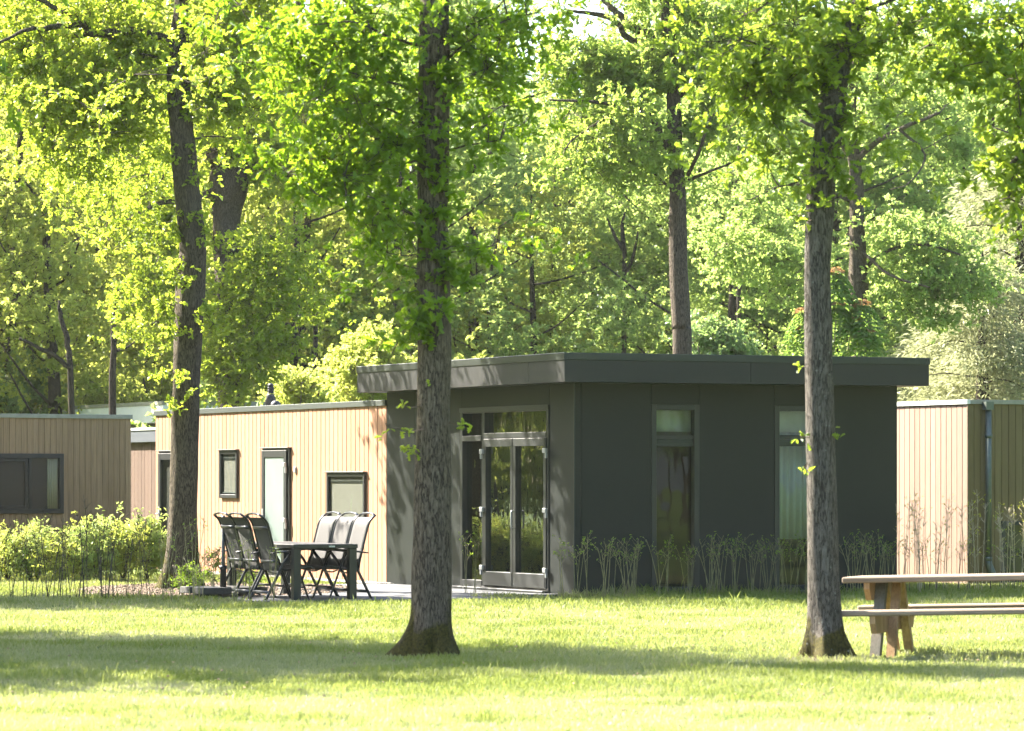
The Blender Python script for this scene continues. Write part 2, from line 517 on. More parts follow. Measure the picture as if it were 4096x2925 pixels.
def unit(a):
    return a / np.maximum(np.linalg.norm(a, axis=1, keepdims=True), 1e-9)
def leaves(name, pos, axis, size, kind, mat, parent, tone=None, up=1.0, normal=None):
    n = len(pos)
    v, fs = PROTO[kind]
    ax = unit(axis)
    nr = RNG.normal(size=(n, 3)) * .65 + np.array([0, 0, up])
    X = unit(np.cross(ax, nr)); Nn = np.cross(X, ax)
    k = len(v)
    sz = size[:, None, None]
    w = 1 + RNG.normal(size=(n, 1, 1)) * .15
    V_ = pos[:, None, :] + sz * (X[:, None, :] * v[None, :, 0:1] * w + ax[:, None, :] * v[None, :, 1:2] + Nn[:, None, :] * v[None, :, 2:3])
    base = (np.arange(n) * k)[:, None]
    faces = [base + np.array(f)[None, :] for f in fs]
    if tone is None: tone = RNG.random(n)
    o = mesh_np(name, V_.reshape(-1, 3), faces, mat, parent, False, {'tone': np.repeat(tone, k)})
    o['kind'] = 'stuff'
    return o

def sample_ball(n):
    d = unit(RNG.normal(size=(n, 3)))
    return d * (RNG.random((n, 1)) ** (1 / 2.2))

def crown(root, blobs, skel, mat, kind='mid', size=.11, per=5, clump=.45, dens=.62, name='crown', avoid=None, tw=(9, 17), branches=True, twigmat=None, flat=.55, flip=0.0):
    """blobs: (centre(3), radii(3), number of clumps); local coordinates.  skel: (K,3) limb points"""
    cen = []
    for c, r, n in blobs:
        q = sample_ball(max(1, int(n * dens))) * np.array(r) + np.array(c)
        cen.append(q)
    cen = np.concatenate(cen)
    if avoid:
        xc = np.interp(cen[:, 2], avoid[0], avoid[1])
        cen = cen[~((np.abs(cen[:, 0] - xc) < avoid[2]) & (cen[:, 1] < .35))]
    nc = len(cen)
    ctone = RNG.random(nc)
    tw_n = RNG.integers(tw[0], tw[1], nc)
    ci = np.repeat(np.arange(nc), tw_n)
    cr = clump * (.7 + .9 * RNG.random(nc))
    off = RNG.normal(size=(len(ci), 3)) * np.array([1, 1, flat]) * cr[ci][:, None] * .55
    tp = cen[ci] + off
    # grow a branch tree: every clump joins the nearest limb point or already joined clump
    sk = np.asarray(skel)
    dsk = np.sqrt(((cen[:, None, :] - sk[None, :, :]) ** 2).sum(2)) + np.maximum(0, sk[None, :, 2] - cen[:, None, 2]) * .5
    best = dsk.min(1); bp = sk[dsk.argmin(1)].copy(); depth = best.copy(); lev = np.zeros(nc, int)
    near = bp.copy(); done = np.zeros(nc, bool); cur = best.copy()
    for _ in range(nc):
        i = int(np.where(done, 1e9, cur).argmin()); done[i] = True; near[i] = bp[i]; depth[i] = cur[i]
        dd = np.linalg.norm(cen - cen[i], axis=1) + .55 * depth[i] + np.maximum(0, cen[i, 2] - cen[:, 2]) * .3
        up_ = (~done) & (dd < cur)
        bp[up_] = cen[i]; cur[up_] = dd[up_]
    out = unit(cen - near + 1e-6)
    td = unit(unit(off) * .8 + out[ci] * .7 + RNG.normal(size=off.shape) * .3 + np.array([0, 0, .15]))
    ln = RNG.integers(per - 1, per + 3, len(tp))
    li = np.repeat(np.arange(len(tp)), ln)
    back = RNG.random((len(li), 1)) ** 1.5 * .14
    pos = tp[li] - td[li] * back + RNG.normal(size=(len(li), 3)) * .012
    axl = td[li] * .45 + RNG.normal(size=(len(li), 3)) * .62 + np.array([0, 0, -.12])
    sz = size * (.6 + .55 * RNG.random(len(li)))
    tone = np.clip(ctone[ci][li] * .5 + RNG.random(len(li)) * .55, 0, 1)
    lo = leaves(name, pos, axl, sz, kind, mat, root, tone)
    if branches:
        vs = []; fs = []; n0 = 0
        for i in range(nc):
            a = near[i]; b = cen[i]
            L = np.linalg.norm(b - a)
            if L < .05 or L > 2.6: continue
            midp = (a + b) / 2 + RNG.normal(size=3) * .10 * L + np.array([0, 0, .06 * L])
            m2 = a * .25 + midp * .5 + b * .25 + RNG.normal(size=3) * .05 * L
            r0 = min(.007 + .008 * L, .026) if depth[i] < 1.2 else .007 + .004 * L
            v, f = tube([a, (a + m2) / 2 + RNG.normal(size=3) * .03 * L, m2, (m2 + b) / 2 + RNG.normal(size=3) * .03 * L, b], [r0, r0 * .85, r0 * .65, r0 * .5, r0 * .35], 3)
            vs.append(np.array(v)); fs += [[q + n0 for q in w] for w in f[:-2]]; n0 += len(v)
        sel = RNG.random(len(tp)) < .45
        A = cen[ci[sel]]; B = tp[sel]
        k = len(A)
        mid_ = (A + B) / 2 + RNG.normal(size=A.shape) * .04
        P3 = np.stack([A, mid_, B], 1)
        tri = np.array([[1, 0, 0], [-.5, .87, 0], [-.5, 0, .87]])
        rr = np.array([.006, .0045, .003])
        VV = (P3[:, :, None, :] + tri[None, None] * rr[None, :, None, None]).reshape(-1, 3)
        b0 = (np.arange(k) * 9)[:, None] + n0
        q = []
        for s_ in (0, 3):
            for e in range(3):
                q.append(b0 + np.array([s_ + e, s_ + (e + 1) % 3, s_ + 3 + (e + 1) % 3, s_ + 3 + e])[None])
        fq = np.concatenate(q)
        allv = np.concatenate(vs + [VV]) if vs else VV
        fgrp = [np.array(fs, dtype=int), fq] if fs else [fq]
        bo = mesh_np('twigs', allv, fgrp, twigmat or M['twig'], root, True)
        bo['kind'] = 'stuff'
    return lo

def trunk_mesh(root, path, mat, name='trunk', seg=28, flare=0.0, lumps=.05, step=5, flare_h=.35, seed=1):
    """path: list of (x,y,z,r) local"""
    pr = spline(path, step)
    rs = np.random.default_rng(seed)
    ph = rs.random(12) * 6.28
    v = []; n = len(pr)
    for i, (x, y, z, r) in enumerate(pr):
        for k in range(seg):
            a = 2 * math.pi * k / seg
            q = 1 + lumps * (math.sin(3 * a + ph[0] + z * 1.3) * .5 + math.sin(5 * a + ph[1] - z * 2.1) * .35 + math.sin(9 * a + ph[2] + z * 5) * .25 + math.sin(2 * a + ph[5] + z * 7) * .3)
            fl = 0
            if flare:
                e = max(0.0, 1 - z / flare_h) ** 2.2
                fl = flare * e * (.72 + .95 * math.sin(3 * a + ph[3]) ** 3 + .75 * math.sin(5 * a + ph[4]) ** 3 + .15 * math.sin(11 * a + z * 9)) + .05 * e * math.sin(13 * a + z * 24)
            rr = r * q * (1 + fl)
            v.append((x + math.cos(a) * rr, y + math.sin(a) * rr, z))
    i = np.arange(n * seg).reshape(n, seg)
    j = np.roll(i, -1, 1)
    f = np.stack([i[:-1].ravel(), j[:-1].ravel(), j[1:].ravel(), i[1:].ravel()], 1)
    return mesh_np(name, v, f, mat, root, True), pr

def limb(root, pts, mat, name='limb', seg=10):
    """pts: (x,y,z,r)"""
    pr = spline(pts, 5)
    w = RNG.normal(size=(len(pr), 3)) * pr[:, 3:4] * .18
    w[0] = 0
    v, f = tube(pr[:, :3] + w, list(pr[:, 3]), seg)
    MBx = MB(); MBx.add(v, f)
    o = MBx.build(name, mat, root, True)
    return pr

def px_path(rows, Z, base, dz=None):
    """rows: (y, xleft, xright) -> local trunk path"""
    out = []
    for i, (y, a, b) in enumerate(rows):
        p = P((a + b) / 2, y, Z) - base
        r = (b - a) / 2 / F * Z
        out.append((p.x, p.y + (dz[i] if dz else 0), p.z, r))
    return out
def px_blob(x, y, rx, ry, Z, base, n, dy=0, ry_m=None):
    p = P(x, y, Z + dy) - base
    k = Z / F
    return ((p.x, p.y, p.z), (rx * k, ry_m or rx * k * .9, ry * k), n)

# ------------------------------------------------------------------ houses
def rects_minus(rect, holes):
    out = [rect]
    for (h0, h1, g0, g1) in holes:
        nxt = []
        for (a0, a1, z0, z1) in out:
            if h1 <= a0 or h0 >= a1 or g1 <= z0 or g0 >= z1:
                nxt.append((a0, a1, z0, z1)); continue
            if h0 > a0: nxt.append((a0, h0, z0, z1))
            if h1 < a1: nxt.append((h1, a1, z0, z1))
            m0, m1 = max(a0, h0), min(a1, h1)
            if g0 > z0: nxt.append((m0, m1, z0, g0))
            if g1 < z1: nxt.append((m0, m1, g1, z1))
        out = nxt
    return [r for r in out if r[1] - r[0] > .012 and r[3] - r[2] > .012]
def pbx(pl, a0, a1, z0, z1, d0, d1):
    """box on facade plane; pl=('L',u0) faces -u, a=v ; ('F',v0) faces -v, a=u; d outward"""
    k, o = pl
    a0, a1 = min(a0, a1), max(a0, a1)
    if k == 'L': return (o - d1, o - d0, a0, a1, z0, z1)
    return (a0, a1, o - d1, o - d0, z0, z1)
def pbox(name, pl, a0, a1, z0, z1, d0, d1, mat, parent, c=0):
    b = MB()
    if c: b.cbox(*pbx(pl, a0, a1, z0, z1, d0, d1), c)
    else: b.box(*pbx(pl, a0, a1, z0, z1, d0, d1))
    return b.build(name, M[mat], parent)
def frame(name, pl, a0, a1, z0, z1, w, d0, d1, mat, parent, wb=None, c=.004):
    a0, a1 = min(a0, a1), max(a0, a1)
    wb = w if wb is None else wb
    b = MB()
    b.cbox(*pbx(pl, a0, a0 + w, z0, z1, d0, d1), c)
    b.cbox(*pbx(pl, a1 - w, a1, z0, z1, d0, d1), c)
    b.cbox(*pbx(pl, a0 + w - .001, a1 - w + .001, z1 - w, z1 - .001, d0 + .001, d1 - .001), c)
    if wb: b.cbox(*pbx(pl, a0 + w - .001, a1 - w + .001, z0 + .001, z0 + wb, d0 + .001, d1 - .001), c)
    return b.build(name, M[mat], parent)
def boards(pl, a0, a1, z0, z1, pitch, holes, mat, parent, thick=.02, gap=.012, name='plank'):
    n = max(1, round((a1 - a0) / pitch)); p = (a1 - a0) / n
    for i in range(n):
        for (b0, b1, y0, y1) in rects_minus((a0 + i * p + gap / 2, a0 + (i + 1) * p - gap / 2, z0, z1), holes):
            t = thick + random.uniform(-.0015, .0015)
            pbox(name, pl, b0, b1, y0, y1, .0, t, mat, parent)

# --- main lodge: dark front block
lodge = thing('dark_lodge', 'flat-roofed lodge block clad in dark green-grey panels with a glazed double door', 'lodge', C0, TH)
UW = 4.956; VW = 6.38; ZT = 2.87
L = ('L', 0.0); FF = ('F', 0.0)
dv0, dv1 = v_at(2198), v_at(1845); dzt = zz(1627, 0, (dv0 + dv1) / 2)
w1 = (u_at(2605), u_at(2796)); w2 = (u_at(3098), u_at(3289))
wz1 = zz(1618, w1[0], 0)
holesL = [(dv0, dv1, -.1, dzt)]
holesF = [(w1[0], w1[1], -.1, wz1), (w2[0], w2[1], -.1, wz1)]
g = .003
for a, b in ((0, dv0), (dv0, dv1), (dv1, v_at(1657)), (v_at(1657), VW)):
    for r in rects_minus((a + g, b - g, 0, ZT), holesL):
        pbox('wall_panel', L, r[0], r[1], r[2], r[3], -.10, .0, 'dark_panel', lodge)
for a, b in ((.105, w1[0]), (w1[0], w1[1]), (w1[1], w2[0]), (w2[0], w2[1]), (w2[1], UW)):
    for r in rects_minus((a + g, b - g, 0, ZT), holesF):
        pbox('wall_panel', FF, r[0], r[1], r[2], r[3], -.10, .0, 'dark_panel', lodge)
# inner lining keeps light out of the joints
b = MB()
for r in rects_minus((0.1, VW, 0, ZT), [(dv0 - .01, dv1 + .01, -.1, dzt + .01)]): b.box(*pbx(L, *r, -.16, -.102))
for r in rects_minus((0.162, UW, 0, ZT), [(w1[0] - .01, w1[1] + .01, -.1, wz1 + .01), (w2[0] - .01, w2[1] + .01, -.1, wz1 + .01)]): b.box(*pbx(FF, *r, -.16, -.102))
b.box(UW - .12, UW - .003, .17, VW, 0, ZT)
b.box(.17, UW - .13, VW - .1, VW, 0, ZT)
b.build('inner_wall', M['interior'], lodge)
MB().box(UW - .002, UW + .02, 0, VW + .0, 0, ZT).build('wall_panel', M['dark_panel'], lodge)
MB().box(.17, UW - .13, .17, VW - .11, 0.0, .06).build('interior_floor', M['interior_floor'], lodge)
MB().box(.17, UW - .13, 3.3, 3.38, 0.06, ZT).build('partition', M['interior'], lodge)
# corner profile
MB().cbox(-.004, .012, -.004, .012, .0, ZT, .002).build('corner_trim', M['trim_green'], lodge)
# roof
RU0, RU1, RV0, RV1 = -.38, 5.19, -.5, 6.61
roof = MB().box(RU0 + .02, RU1 - .02, RV0 + .02, RV1 - .02, 2.872, 3.17).build('roof', M['roof'], lodge)
vs = v_at(2113, RU0)
for a, b in ((RV0, vs - .004), (vs + .004, RV1)):
    MB().box(RU0, RU0 + .018, a, b, 2.861, 3.154).build('fascia', M['fascia'], roof)
for a, b in ((RU0 + .019, 2.4), (2.408, RU1)):
    MB().box(a, b, RV0, RV0 + .018, 2.861, 3.154).build('fascia', M['fascia'], roof)
MB().box(RU1 - .018, RU1, RV0 + .019, RV1, 2.861, 3.154).build('fascia', M['fascia'], roof)
MB().box(RU0 + .019, RU1 - .019, RV1 - .018, RV1, 2.861, 3.154).build('fascia', M['fascia'], roof)
b = MB()
b.cbox(RU0 - .012, RU0 + .05, RV0 - .012, RV1 + .012, 3.150, 3.247, .004)
b.cbox(RU1 - .05, RU1 + .012, RV0 - .012, RV1 + .012, 3.150, 3.247, .004)
b.cbox(RU0 + .051, RU1 - .051, RV0 - .012, RV0 + .05, 3.150, 3.247, .004)
b.cbox(RU0 + .051, RU1 - .051, RV1 - .05, RV1 + .012, 3.150, 3.247, .004)
b.build('roof_edge_trim', M['trim_green'], roof)
MB().box(RU0 + .021, RU1 - .021, RV0 + .021, RV1 - .021, 2.863, 2.871).build('soffit', M['trim_green'], roof)

# --- double door unit on the left facade
def dz(py, px): return zz(py, 0, v_at(px))
ent = MB()
fw = .075
du = frame('door_frame', L, dv0, dv1, .03, dzt, fw, -.09, .018, 'frame', lodge, wb=.05)
# head profile in the paler frame grey
pbox('head_trim', L, dv0 - .01, dv1 + .01, dzt - .06, dzt + .004, .0185, .03, 'frame_light', du, .003)
vm = v_at(1941)                       # mullion between sidelight and doors
ztr = dz(1755, 1941)                  # underside of transom
pbox('mullion', L, vm, vm + .085, .08, dzt - fw, -.085, .012, 'frame', du, .003)
pbox('transom', L, dv0 + fw, vm, ztr, ztr + .075, -.085, .022, 'frame_light', du, .003)
pbox('transom', L, vm + .085, dv1 - fw, dz(1765, 1886), dz(1765, 1886) + .075, -.085, .022, 'frame_light', du, .003)
def pane(pl, a0, a1, z0, z1, d, parent, mat='glass'):
    return pbox('glass_pane', pl, a0, a1, z0, z1, d - .012, d, mat, parent)
pane(L, vm + .086, dv1 - fw - .001, dz(1765, 1886) + .076, dzt - fw - .001, -.06, du)
pane(L, dv0 + fw + .001, vm - .001, ztr + .076, dzt - fw - .001, -.06, du)
pane(L, vm + .086, dv1 - fw - .001, .16, dz(1765, 1886) - .001, -.06, du)
pbox('bottom_rail', L, vm + .086, dv1 - fw, .081, .158, -.08, .02, 'frame_light', du, .003)
vc = v_at(2060)
for (a, b_) in ((vc + .004, vm - .004), (dv0 + .045, vc - .004)):
    leaf = frame('door_leaf', L, a, b_, .09, ztr - .005, .085, -.045, .035, 'frame', lodge, wb=.2)
    pbox('top_rail', L, a + .02, b_ - .02, ztr - .115, ztr - .012, .0355, .041, 'frame_light', leaf, .002)
    pbox('bottom_rail', L, a + .03, b_ - .03, .10, .285, .0355, .041, 'frame_light', leaf, .002)
    pane(L, a + .085, b_ - .085, .29, ztr - .092, -.01, leaf)
    hv = vm - .0 if a > vc else dv0 + .03
    for zh in (.31, 1.12, 1.93):
        h = MB(); s_ = 1 if a > vc else -1
        h.cbox(*pbx(L, hv - .05, hv + .05, zh, zh + .065, .036, .075), .006)
        h.cbox(*pbx(L, hv - .02 + s_ * .03, hv + .02 + s_ * .03, zh - .07, zh - .0005, .036, .065), .006)
        h.build('hinge', M['silver'], leaf)
hd = MB(); hv = vc - .055; hz0, hz1 = dz(2116, 2067), dz(2040, 2067)
hd.tube([(-.042, hv, hz0 + .01), (-.078, hv, hz0 + .015), (-.085, hv, hz0 + .03), (-.085, hv, hz1 - .03), (-.078, hv, hz1 - .015), (-.042, hv, hz1 - .01)], .011, 8)
hd.build('door_handle', M['silver'], lodge, True)
stp = MB(); stp.cbox(*pbx(L, dv0 - .02, dv1 + .06, .032, .065, .0, .12), .006); stp.build('threshold', M['frame_light'], lodge)
for q in (.35, .8): 
    MB().tube([(-.121, dv1 - q, .05), (-.132, dv1 - q, .05)], .014, 8).build('bolt', M['silver'], lodge)

# --- tall windows on the front facade
def tall_window(a0, a1, first):
    wf = frame('window_frame', FF, a0, a1, .055, wz1, .075, -.10, .012, 'frame', lodge, wb=.07)
    zt = zz(1743, a0, 0); zb = zz(1756, a0, 0)
    i0, i1 = a0 + .075, a1 - .075
    pbox('transom', FF, i0, i1, zb, zt + .01, -.09, -.02, 'frame', wf, .003)
    sc = MB()
    sc.cbox(*pbx(FF, i0, i1, zb - .10, zb - .002, -.07, -.03), .006)
    sc.cbox(*pbx(FF, i0 + .01, i1 - .01, zb - .062, zb - .035, -.029, -.022), .004)
    sc.build('screen_box', M['trim_green'], wf)
    pane(FF, i0, i1, zt + .012, wz1 - .076, -.08, wf, 'glass_front')
    pane(FF, i0, i1, .126, zb - .102, -.08, wf, 'glass_front')
    pbox('sill', FF, a0 - .01, a1 + .01, .028, .054, -.02, .05, 'metal_trim', wf, .003)
tall_window(*w1, True); tall_window(*w2, False)
# curtains inside (things hanging in the room)
def curtain(name, label, x0, x1, y, z0, z1, mat, parent_loc=C0, rz=TH, amp=.035, wl=.11, along='x', group=None):
    n = 60
    t = np.linspace(0, 1, n)
    xs = x0 + (x1 - x0) * t
    wv = amp * np.sin(t * abs(x1 - x0) / wl * 6.28) + .01 * np.sin(t * 31)
    v = []
    for zk, s_ in ((z1, .8), ((z0 + z1) / 2, 1.0), (z0, 1.25)):
        for i in range(n):
            v.append((xs[i], y + wv[i] * s_, zk) if along == 'x' else (y + wv[i] * s_, xs[i], zk))
    f = [(r * n + i, r * n + i + 1, (r + 1) * n + i + 1, (r + 1) * n + i) for r in range(2) for i in range(n - 1)]
    o = mesh_np(name, v, f, M[mat], None, True)
    sm = o.modifiers.new('thickness', 'SOLIDIFY'); sm.thickness = .006
    o.location = parent_loc; o.rotation_euler = (0, 0, rz)
    return tag(o, label, 'curtain', group)
curtain('curtain', 'pale grey curtain inside the right tall window of the dark lodge', w2[0] + .18, w2[1] + .3, .34, .75, 2.45, 'curtain_grey')
curtain('roller_blind', 'pale blind seen through the upper pane of the left tall window', w1[0] - .1, w1[1] + .1, .30, 2.22, 2.6, 'curtain_grey', amp=.0)
curtain('roller_blind', 'pale blind seen through the upper pane of the right tall window', w2[0] - .1, w2[1] + .1, .30, 2.22, 2.6, 'curtain_grey', amp=.0)

# --- timber wing
wing = thing('timber_lodge_wing', 'low lodge wing clad in pale upright timber boards behind the garden table', 'lodge', C0, TH)
V1 = 16.55; ZW = 2.749
def tv(px): return v_at(px)
def tz(py, px): return zz(py, 0, v_at(px))
ops = {
 'doorA': (tv(735), tv(643), 0.03, tz(1806, 690)),
 'winS': (tv(956), tv(886), tz(1993, 920), tz(1802, 920)),
 'doorB': (tv(1165), tv(1057), 0.03, tz(1794, 1110)),
 'winR': (tv(1467), tv(1315), tz(2091, 1390), tz(1891, 1390)),
}
holes = [o for o in ops.values()]
MB().box(.02, UW, VW + .005, V1, 0, 2.66).build('inner_wall', M['groove'], wing)
EMPTY = None
WL = ('L', .02)
boards(('L', .0195), VW + .006, V1, .04, 2.672, .172, holes, 'timber', wing, thick=.022, gap=.020)
rw = MB().box(.03, UW, VW + .24, V1, 2.665, 2.70).build('roof', M['roof'], wing)
b = MB(); b.cbox(-.03, .03, VW + .006, V1 + .03, 2.667, 2.752, .003); b.build('roof_edge_trim', M['metal_trim'], rw)
b = MB(); b.cbox(.031, UW + .03, V1, V1 + .03, 2.667, 2.752, .003); b.build('roof_edge_trim', M['metal_trim'], rw)
MB().box(UW + .001, UW + .02, VW + .3, V1, .0, 2.66).build('side_wall', M['brown_board'], wing)
def tim_window(key, dep=.11):
    a0, a1, z0, z1 = ops[key]
    wf = frame('window_frame', L, a0, a1, z0, z1, .06, -.02, .045, 'frame_light', wing, c=.005)
    # deep dark reveal
    r = MB(); e = .055
    r.box(*pbx(L, a0 + e, a0 + .06, z0 + e, z1 - e, -.019, .040)); 
    r.build('reveal', M['frame'], wf)
    pbox('drip_sill', L, a0 - .03, a1 + .03, z1 + .001, z1 + .016, -.02, .075, 'metal_trim', wf, .003)
    pbox('sash', L, a0 + .061, a1 - .061, z0 + .061, z1 - .061, -.0185, -.005, 'frame', wf)
    pbox('roller_blind', L, a0 + .11, a1 - .11, z0 + .10, z1 - .10, -.0049, -.002, 'blind', wf)
    pbox('blind_box', L, a0 + .085, a1 - .085, z1 - .155, z1 - .115, -.0019, .010, 'frame_light', wf, .003)
    pbox('glass_pane', L, a0 + .075, a1 - .075, z0 + .075, z1 - .075, .012, .016, 'glass_dark', wf)
    pbox('bottom_rail', L, a0 + .085, a1 - .085, z0 + .085, z0 + .10, -.0019, .011, 'silver', wf)
tim_window('winS'); tim_window('winR')
def tim_door(key, mat, hinges, mirrored=False):
    a0, a1, z0, z1 = ops[key]
    df = frame('door_frame', L, a0, a1, z0, z1, .055, -.02, .035, 'frame', wing, wb=.03)
    pbox('drip_sill', L, a0 - .03, a1 + .04, z1 + .001, z1 + .014, -.02, .075, 'metal_trim', df, .003)
    lf = frame('door_leaf', L, a0 + .075, a1 - .02, z0 + .03, z1 - .03, .115, .0355, .06, 'frame_light', wing, wb=.20, c=.006)
    pbox('door_pane', L, a0 + .185, a1 - .13, z0 + .22, z1 - .14, .036, .044, mat, lf)
    hh = tz(2065, 1060)
    h = MB(); hv = a1 - .075
    h.cbox(*pbx(L, hv - .022, hv + .022, hh - .16, hh + .12, .0605, .068), .004)
    h.tube([(-.07, hv, hh), (-.115, hv, hh), (-.12, hv - .02, hh), (-.12, hv - .13, hh)], .011, 8)
    h.build('door_handle', M['silver'], lf, True)
    if hinges:
        for zh in (tz(1868, 1150), tz(2090, 1150)):
            q = MB(); hv = a0 + .075
            q.cbox(*pbx(L, hv - .02, hv + .07, zh, zh + .07, .0605, .095), .005)
            q.cbox(*pbx(L, hv - .035, hv + .015, zh - .1, zh - .001, .0605, .085), .005)
            q.build('hinge', M['silver'], lf)
tim_door('doorA', 'glass_dark', False); tim_door('doorB', 'frosted', True)
sw = MB(); a = tv(1184); sw.cbox(*pbx(L, a - .045, a + .045, tz(1892, 1184), tz(1868, 1184), .003, .03), .004)
swo = sw.build('wall_socket_plate', M['silver'], wing)
pbox('socket_face', L, a - .028, a + .028, tz(1887, 1184), tz(1874, 1184), .0305, .036, 'white_trim', swo)
# vents on the wing roof
vp = (C0 + U * 2.0 + V * v_at(1083, 2.0)); zt_ = EYE + (HZ - 1535) / F * vp.y
vent = thing('roof_vent_pipe', 'black flue pipe with a louvred cap standing on the timber wing roof', 'vent pipe', (vp.x, vp.y, 2.705))
hh = zt_ - 2.705
MB().tube([(0, 0, 0), (0, 0, hh * .3)], .052, 12).build('pipe', M['black_plastic'], vent, True)
MB().tube([(0, 0, hh * .30), (0, 0, hh * .36), (0, 0, hh * .62), (0, 0, hh * .66)], [.075, .11, .07, .068], 14).build('cowl', M['black_plastic'], vent, True)
for k in range(4):
    z = hh * (.67 + .08 * k)
    MB().tube([(0, 0, z), (0, 0, z + .025), (0, 0, z + .045)], [.066 - .003 * k, .055, .04], 14).build('louvre', M['black_plastic'], vent, True)
MB().tube([(0, 0, hh * .98), (0, 0, hh), (0, 0, hh * 1.01)], [.035, .03, .012], 12).build('cap', M['black_plastic'], vent, True)
vp = (C0 + U * 1.0 + V * v_at(1103, 1.0)); 
vent2 = thing('roof_dome_vent', 'small black domed vent beside the flue pipe on the timber wing roof', 'roof vent', (vp.x, vp.y, 2.705))
hh = EYE + (HZ - 1602) / F * vp.y - 2.705
MB().tube([(0, 0, 0), (0, 0, hh * .45)], .06, 12).build('pipe', M['black_plastic'], vent2, True)
MB().tube([(0, 0, hh * .4), (0, 0, hh * .5), (0, 0, hh * .75), (0, 0, hh * .92), (0, 0, hh)], [.085, .088, .08, .05, .02], 16).build('cap', M['black_plastic'], vent2, True)

# --- right house
KR = P(3870, 1919, 57.2); KR.z = 0
rh = thing('beige_lodge', 'beige board-clad lodge with white roof trim right of the dark lodge', 'lodge', KR, TH)
ZR = EYE + (HZ - 1599) / F * 57.2
MB().box(.03, 6, .03, 7, 0, ZR - .08).build('inner_wall', M['groove'], rh)
boards(('L', .0295), .01, 7, .03, ZR - .065, .152, [], 'beige_board', rh, gap=.014)
hw = (u_at(4005, 0, KR), u_at(4005, 0, KR) + 1.2, .0, EYE + (HZ - 2085) / F * 57.6)
boards(('F', .0295), .0, 6, .03, ZR - .065, .12, [hw], 'tan_board', rh, gap=.008, thick=.018)
b = MB(); b.cbox(-.02, .04, -.02, 7, ZR - .065, ZR, .003); b.build('roof_edge_trim', M['white_trim'], rh)
b = MB(); b.cbox(.041, 6, -.02, .04, ZR - .065, ZR, .003); b.build('roof_edge_trim', M['stain_trim'], rh)
MB().box(.04, 6, .04, 7, ZR - .06, ZR - .03).build('roof', M['roof'], rh)
MB().cbox(-.002, .012, -.002, .012, .03, ZR - .066, .002).build('corner_trim', M['beige_board'], rh)
wf = frame('door_frame', ('F', 0), hw[0], hw[1], hw[2] + .02, hw[3], .06, -.03, .02, 'frame', rh)
pbox('glass_pane', ('F', 0), hw[0] + .06, hw[1] - .06, .08, hw[3] - .06, -.02, -.005, 'glass_dark', wf)
dp = u_at(3944, 0, KR)
pipe = MB(); zt = ZR - .03
pipe.tube([(dp, -.07, .38), (dp, -.07, zt - .12)], .045, 14); pipe.build('downpipe', M['downpipe'], rh, True)
MB().box(dp - .075, dp + .055, -.13, -.021, zt - .12, zt + .0).build('rain_hopper', M['downpipe'], rh)
for py in (1745, 2235):
    z = EYE + (HZ - py) / F * 57.4
    MB().tube([(dp, -.07, z - .03), (dp, -.07, z + .03)], .056, 14).build('pipe_bracket', M['downpipe'], rh, True)
MB().tube([(dp, -.07, .40), (dp, -.075, .32), (dp + .03, -.10, .22), (dp + .05, -.13, .12)], [.052, .054, .056, .058], 14).build('pipe_shoe', M['downpipe'], rh, True)

# --- brown house on the left
KB = P(525, 1919, 70.5); KB.z = 0
ang = math.atan2(.57, .82); UB = Vector((math.cos(ang), math.sin(ang), 0)); 
bh = thing('brown_lodge', 'weathered brown board-clad lodge with a wide dark window at the far left', 'lodge', KB, ang)
def ub(px):
    r = (px - 2048) / F
    return (r * KB.y - KB.x) / (UB.x - UB.y * r)
def zb_(py, px):
    return EYE + (HZ - py) / F * (KB.y + UB.y * ub(px))
ZB = EYE + (HZ - 1660) / F * 70.5
x0 = -6.0
MB().box(x0, -.02, .03, 4.5, 0, ZB - .1).build('inner_wall', M['groove'], bh)
wb = (ub(-180), ub(253), zb_(2055, 200), zb_(1815, 200))
boards(('F', .0295), x0, .0, .05, ZB - .075, .118, [wb], 'brown_board', bh, gap=.007)
b = MB(); b.cbox(x0, .02, -.02, .04, ZB - .075, ZB, .003); b.build('roof_edge_trim', M['stain_trim'], bh)
b = MB(); b.cbox(-.04, .02, .041, 4.5, ZB - .075, ZB, .003); b.build('roof_edge_trim', M['stain_trim'], bh)
MB().box(x0, -.04, .04, 4.5, ZB - .07, ZB - .03).build('roof', M['roof'], bh)
boards2 = MB(); boards2.box(-.019, -.0, .03, 4.5, .05, ZB - .076); boards2.build('side_wall', M['brown_board'], bh)
PB = ('F', 0.0)
wf = frame('window_frame', PB, wb[0], wb[1], wb[2], wb[3], .085, -.028, .03, 'frame', bh, c=.004)
pbox('mullion', PB, ub(118) - .03, ub(118) + .03, wb[2] + .086, wb[3] - .086, -.02, .022, 'frame', wf)
s1 = frame('sash', PB, ub(-180) + .09, ub(118) - .035, wb[2] + .088, wb[3] - .088, .06, -.02, .012, 'frame', wf)
pbox('glass_pane', PB, ub(118) + .031, wb[1] - .086, wb[2] + .086, wb[3] - .086, .004, .008, 'glass_dark', wf)
pbox('glass_pane', PB, wb[0] + .15, ub(118) - .096, wb[2] + .149, wb[3] - .149, .004, .008, 'glass_dark', wf)
pbox('window_backing', PB, wb[0] + .05, wb[1] - .05, wb[2] + .05, wb[3] - .05, -.0285, -.0265, 'black_plastic', wf)
n = 40; t = np.linspace(0, 1, n); cu0, cu1 = ub(190), ub(233)
v = [(cu0 + (cu1 - cu0) * t[i], -.001 - .010 * math.sin(t[i] * 30), z) for z in (wb[2] + .088, wb[3] - .088) for i in range(n)]
f = [(i, i + 1, n + i + 1, n + i) for i in range(n - 1)]
